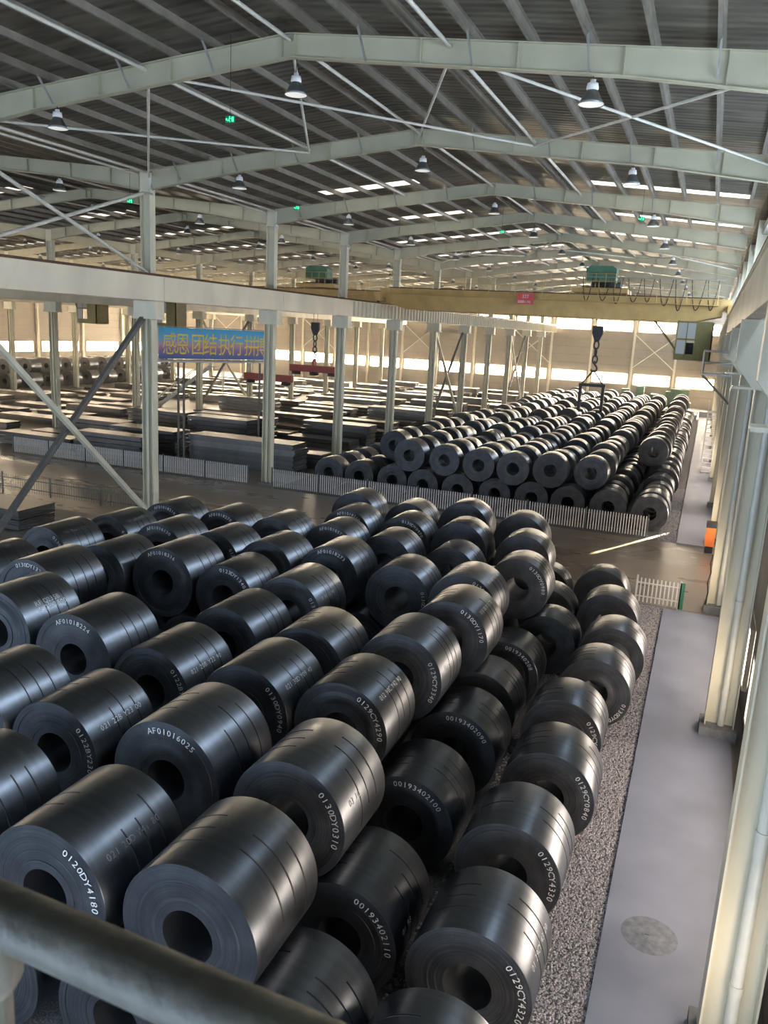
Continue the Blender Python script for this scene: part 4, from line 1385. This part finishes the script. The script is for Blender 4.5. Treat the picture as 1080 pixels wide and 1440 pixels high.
# crane boarding platform bracketed off a column
Y0 = FY[4]
e = empty('boarding_platform', (0.6, Y0 - 0.5, 8.6), 'small railed crane boarding platform bracketed to a right wall column', 'platform')
mb = MB(); mb.box(-0.35, 1.06, Y0 - 1.5, Y0 - 0.25, 8.55, 8.65); mb.build('deck', 'galv', e)
mb = MB()
for (x, y) in ((-0.33, Y0 - 1.48), (1.0, Y0 - 1.48), (-0.33, Y0 - 0.28)):
    mb.tube((x, y, 8.6), (x, y, 9.7), 0.055, 8)
for z in (9.15, 9.7):
    mb.tube((-0.33, Y0 - 1.48, z), (1.0, Y0 - 1.48, z), 0.055, 8); mb.tube((-0.33, Y0 - 1.48, z), (-0.33, Y0 - 0.28, z), 0.055, 8)
mb.build('railing', 'galv', e)
mb = MB(); mb.bar((-0.3, Y0 - 0.3, 8.55), (1.05, Y0 - 0.2, 7.2), 0.08, 0.08); mb.bar((-0.3, Y0 - 1.4, 8.55), (1.05, Y0 - 0.25, 7.2), 0.08, 0.08); mb.build('bracket', 'galv', e)
# orange box on the aisle column
e = empty('hose_box', (0.92, 41.3, 0.55), 'orange box with dark lid standing by the column at the cross aisle', 'box')
yb = 41.75
mb = MB(); mb.box(0.86, 1.3, yb, yb + 0.5, 0.35, 1.3); mb.build('box_body', 'orange_paint', e)
mb = MB(); mb.box(0.84, 1.32, yb - 0.03, yb + 0.53, 1.3, 1.55); mb.build('lid', 'dark_steel', e)
mb = MB(); mb.box(0.9, 1.26, yb + 0.05, yb + 0.45, 0.0, 0.35); mb.build('stand', 'dark_steel', e)
# flexible hose hanging on the second right column
e = empty('hanging_cable', (1.05, FY[3] - 0.3, 1.6), 'dark cable hanging down beside the right column at the aisle', 'cable')
mb = MB(); yq = FY[3] - 0.30
mb.path([(1.02, yq, 2.3), (0.98, yq - 0.03, 1.95), (1.04, yq, 1.6), (0.97, yq - 0.04, 1.2), (1.03, yq, 0.8), (0.98, yq - 0.05, 0.32)], 0.025, 7); mb.build('cable_run', 'black_rubber', e)

# green processing line and benches at the far end
e = empty('processing_line', (-7.0, 128.0, 0), 'green machine line at the far end below the windows', 'machine')
mb = MB(); mb.box(-15.0, -2.0, 127.0, 129.5, 0, 1.5); mb.build('machine_bed', 'machine_green', e)
for i in range(6):
    mb = MB(); x = -14.0 + i * 2.1; mb.box(x, x + 1.1, 127.2, 129.2, 1.5, 2.4 + (i % 3) * 0.5); mb.build('roller_stand', 'machine_green', e)
mb = MB(); mb.box(-4.9, -2.4, 126.6, 128.6, 0, 3.3); mb.box(-5.0, -2.3, 126.5, 128.7, 3.3, 3.4); mb.build('control_cabinet', 'machine_green', e)
mb = MB(); mb.tube((-14.5, 126.9, 2.6), (-6.0, 126.9, 2.6), 0.05, 6)
for i in range(8):
    mb.tube((-14.5 + i * 1.21, 126.9, 1.5), (-14.5 + i * 1.21, 126.9, 2.6), 0.04, 6)
mb.build('guard_rail', 'machine_green', e)
for i, (x, y) in enumerate(((-1.8, 116.5), (-1.9, 119.0), (-1.8, 121.5), (0.4, 123.0))):
    e = empty('concrete_block', (x, y, 0), 'low grey block with capping at the end of the walkway, %s from the coils' % ORD[i + 1], 'block', 'low blocks at the far end')
    mb = MB(); mb.box(x - 1.0, x + 1.0, y - 0.6, y + 0.6, 0, 0.7); mb.build('block_body', 'plinth', e)
    mb = MB(); mb.box(x - 1.05, x + 1.05, y - 0.65, y + 0.65, 0.7, 0.8); mb.build('capping', 'walkway', e)

# ------------------------------------------------------------------ viewing platform with handrail by the camera
w1 = ray(0, 1284); w2 = ray(200, 1373)
dep = 0.96
o3 = Vector((0, 0, CAMZ))
p1 = o3 + w1 * (dep / F_PX)
p2 = o3 + w2 * ((p1.z - CAMZ) / w2.z)
dd = (p2 - p1).normalized()
A, B = p1 - dd * 1.6, p2 + dd * 1.1
PZ = p1.z - 1.1
e = empty('viewing_platform', (A.x, A.y, PZ), 'grubby painted handrail of the viewing platform in the foreground', 'railing')
mb = MB(); mb.tube(tuple(A), tuple(B), 0.034, 24); mb.build('handrail', 'handrail', e)
for i, t in enumerate((p1 - dd * 0.02, B - dd * 0.05, A + dd * 0.1)):
    q = t
    mb = MB(); mb.tube((q.x, q.y, PZ), (q.x, q.y, q.z - 0.02), 0.022, 16); mb.build('post', 'handrail_pale', e)
    mb = MB(); mb.lathe([(0.0, -0.115), (0.026, -0.11), (0.036, -0.09), (0.036, -0.02), (0.03, 0.0)], (q.x, q.y, q.z - 0.005), 20); mb.build('post_collar', 'handrail_pale', e)
nn = Vector((-dd.y, dd.x, 0))
if nn.y > 0:
    nn = -nn
mb = MB()
a_, b_ = A + nn * 0.0, B + nn * 0.0
mb.bar((a_.x + nn.x * 0.7, a_.y + nn.y * 0.7, PZ - 0.04), (b_.x + nn.x * 0.7, b_.y + nn.y * 0.7, PZ - 0.04), 1.5, 0.08)
mb.build('deck', 'galv', e)
mb = MB()
for t in (A.lerp(B, 0.1), A.lerp(B, 0.9)):
    mb.bar((t.x + nn.x * 1.2, t.y + nn.y * 1.2, 0), (t.x + nn.x * 1.2, t.y + nn.y * 1.2, PZ - 0.08), 0.18, 0.18)
mb.build('platform_leg', 'cream_paint', e)

bpy.data.objects.remove(_to)
bpy.data.curves.remove(_tc)

# thin dusty haze hanging in the far part of the hall
HAZE = 0.0014
if HAZE:
    hm = bpy.data.materials.new('haze')
    hm.use_nodes = True
    nt = hm.node_tree
    nt.nodes.remove(nt.nodes['Principled BSDF'])
    vs = nt.nodes.new('ShaderNodeVolumeScatter')
    vs.inputs['Density'].default_value = HAZE
    vs.inputs['Anisotropy'].default_value = 0.45
    vs.inputs['Color'].default_value = (1.0, 0.95, 0.88, 1)
    nt.links.new(vs.outputs[0], nt.nodes['Material Output'].inputs['Volume'])
    MATS['haze'] = hm
    o = MB().box(XWL + 0.3, XWR - 0.3, 56.0, YEND - 0.7, 0.3, 15.4).build('haze', 'haze')
    tag(o, 'thin warm dust haze in the far part of the hall', 'haze', kind='stuff')
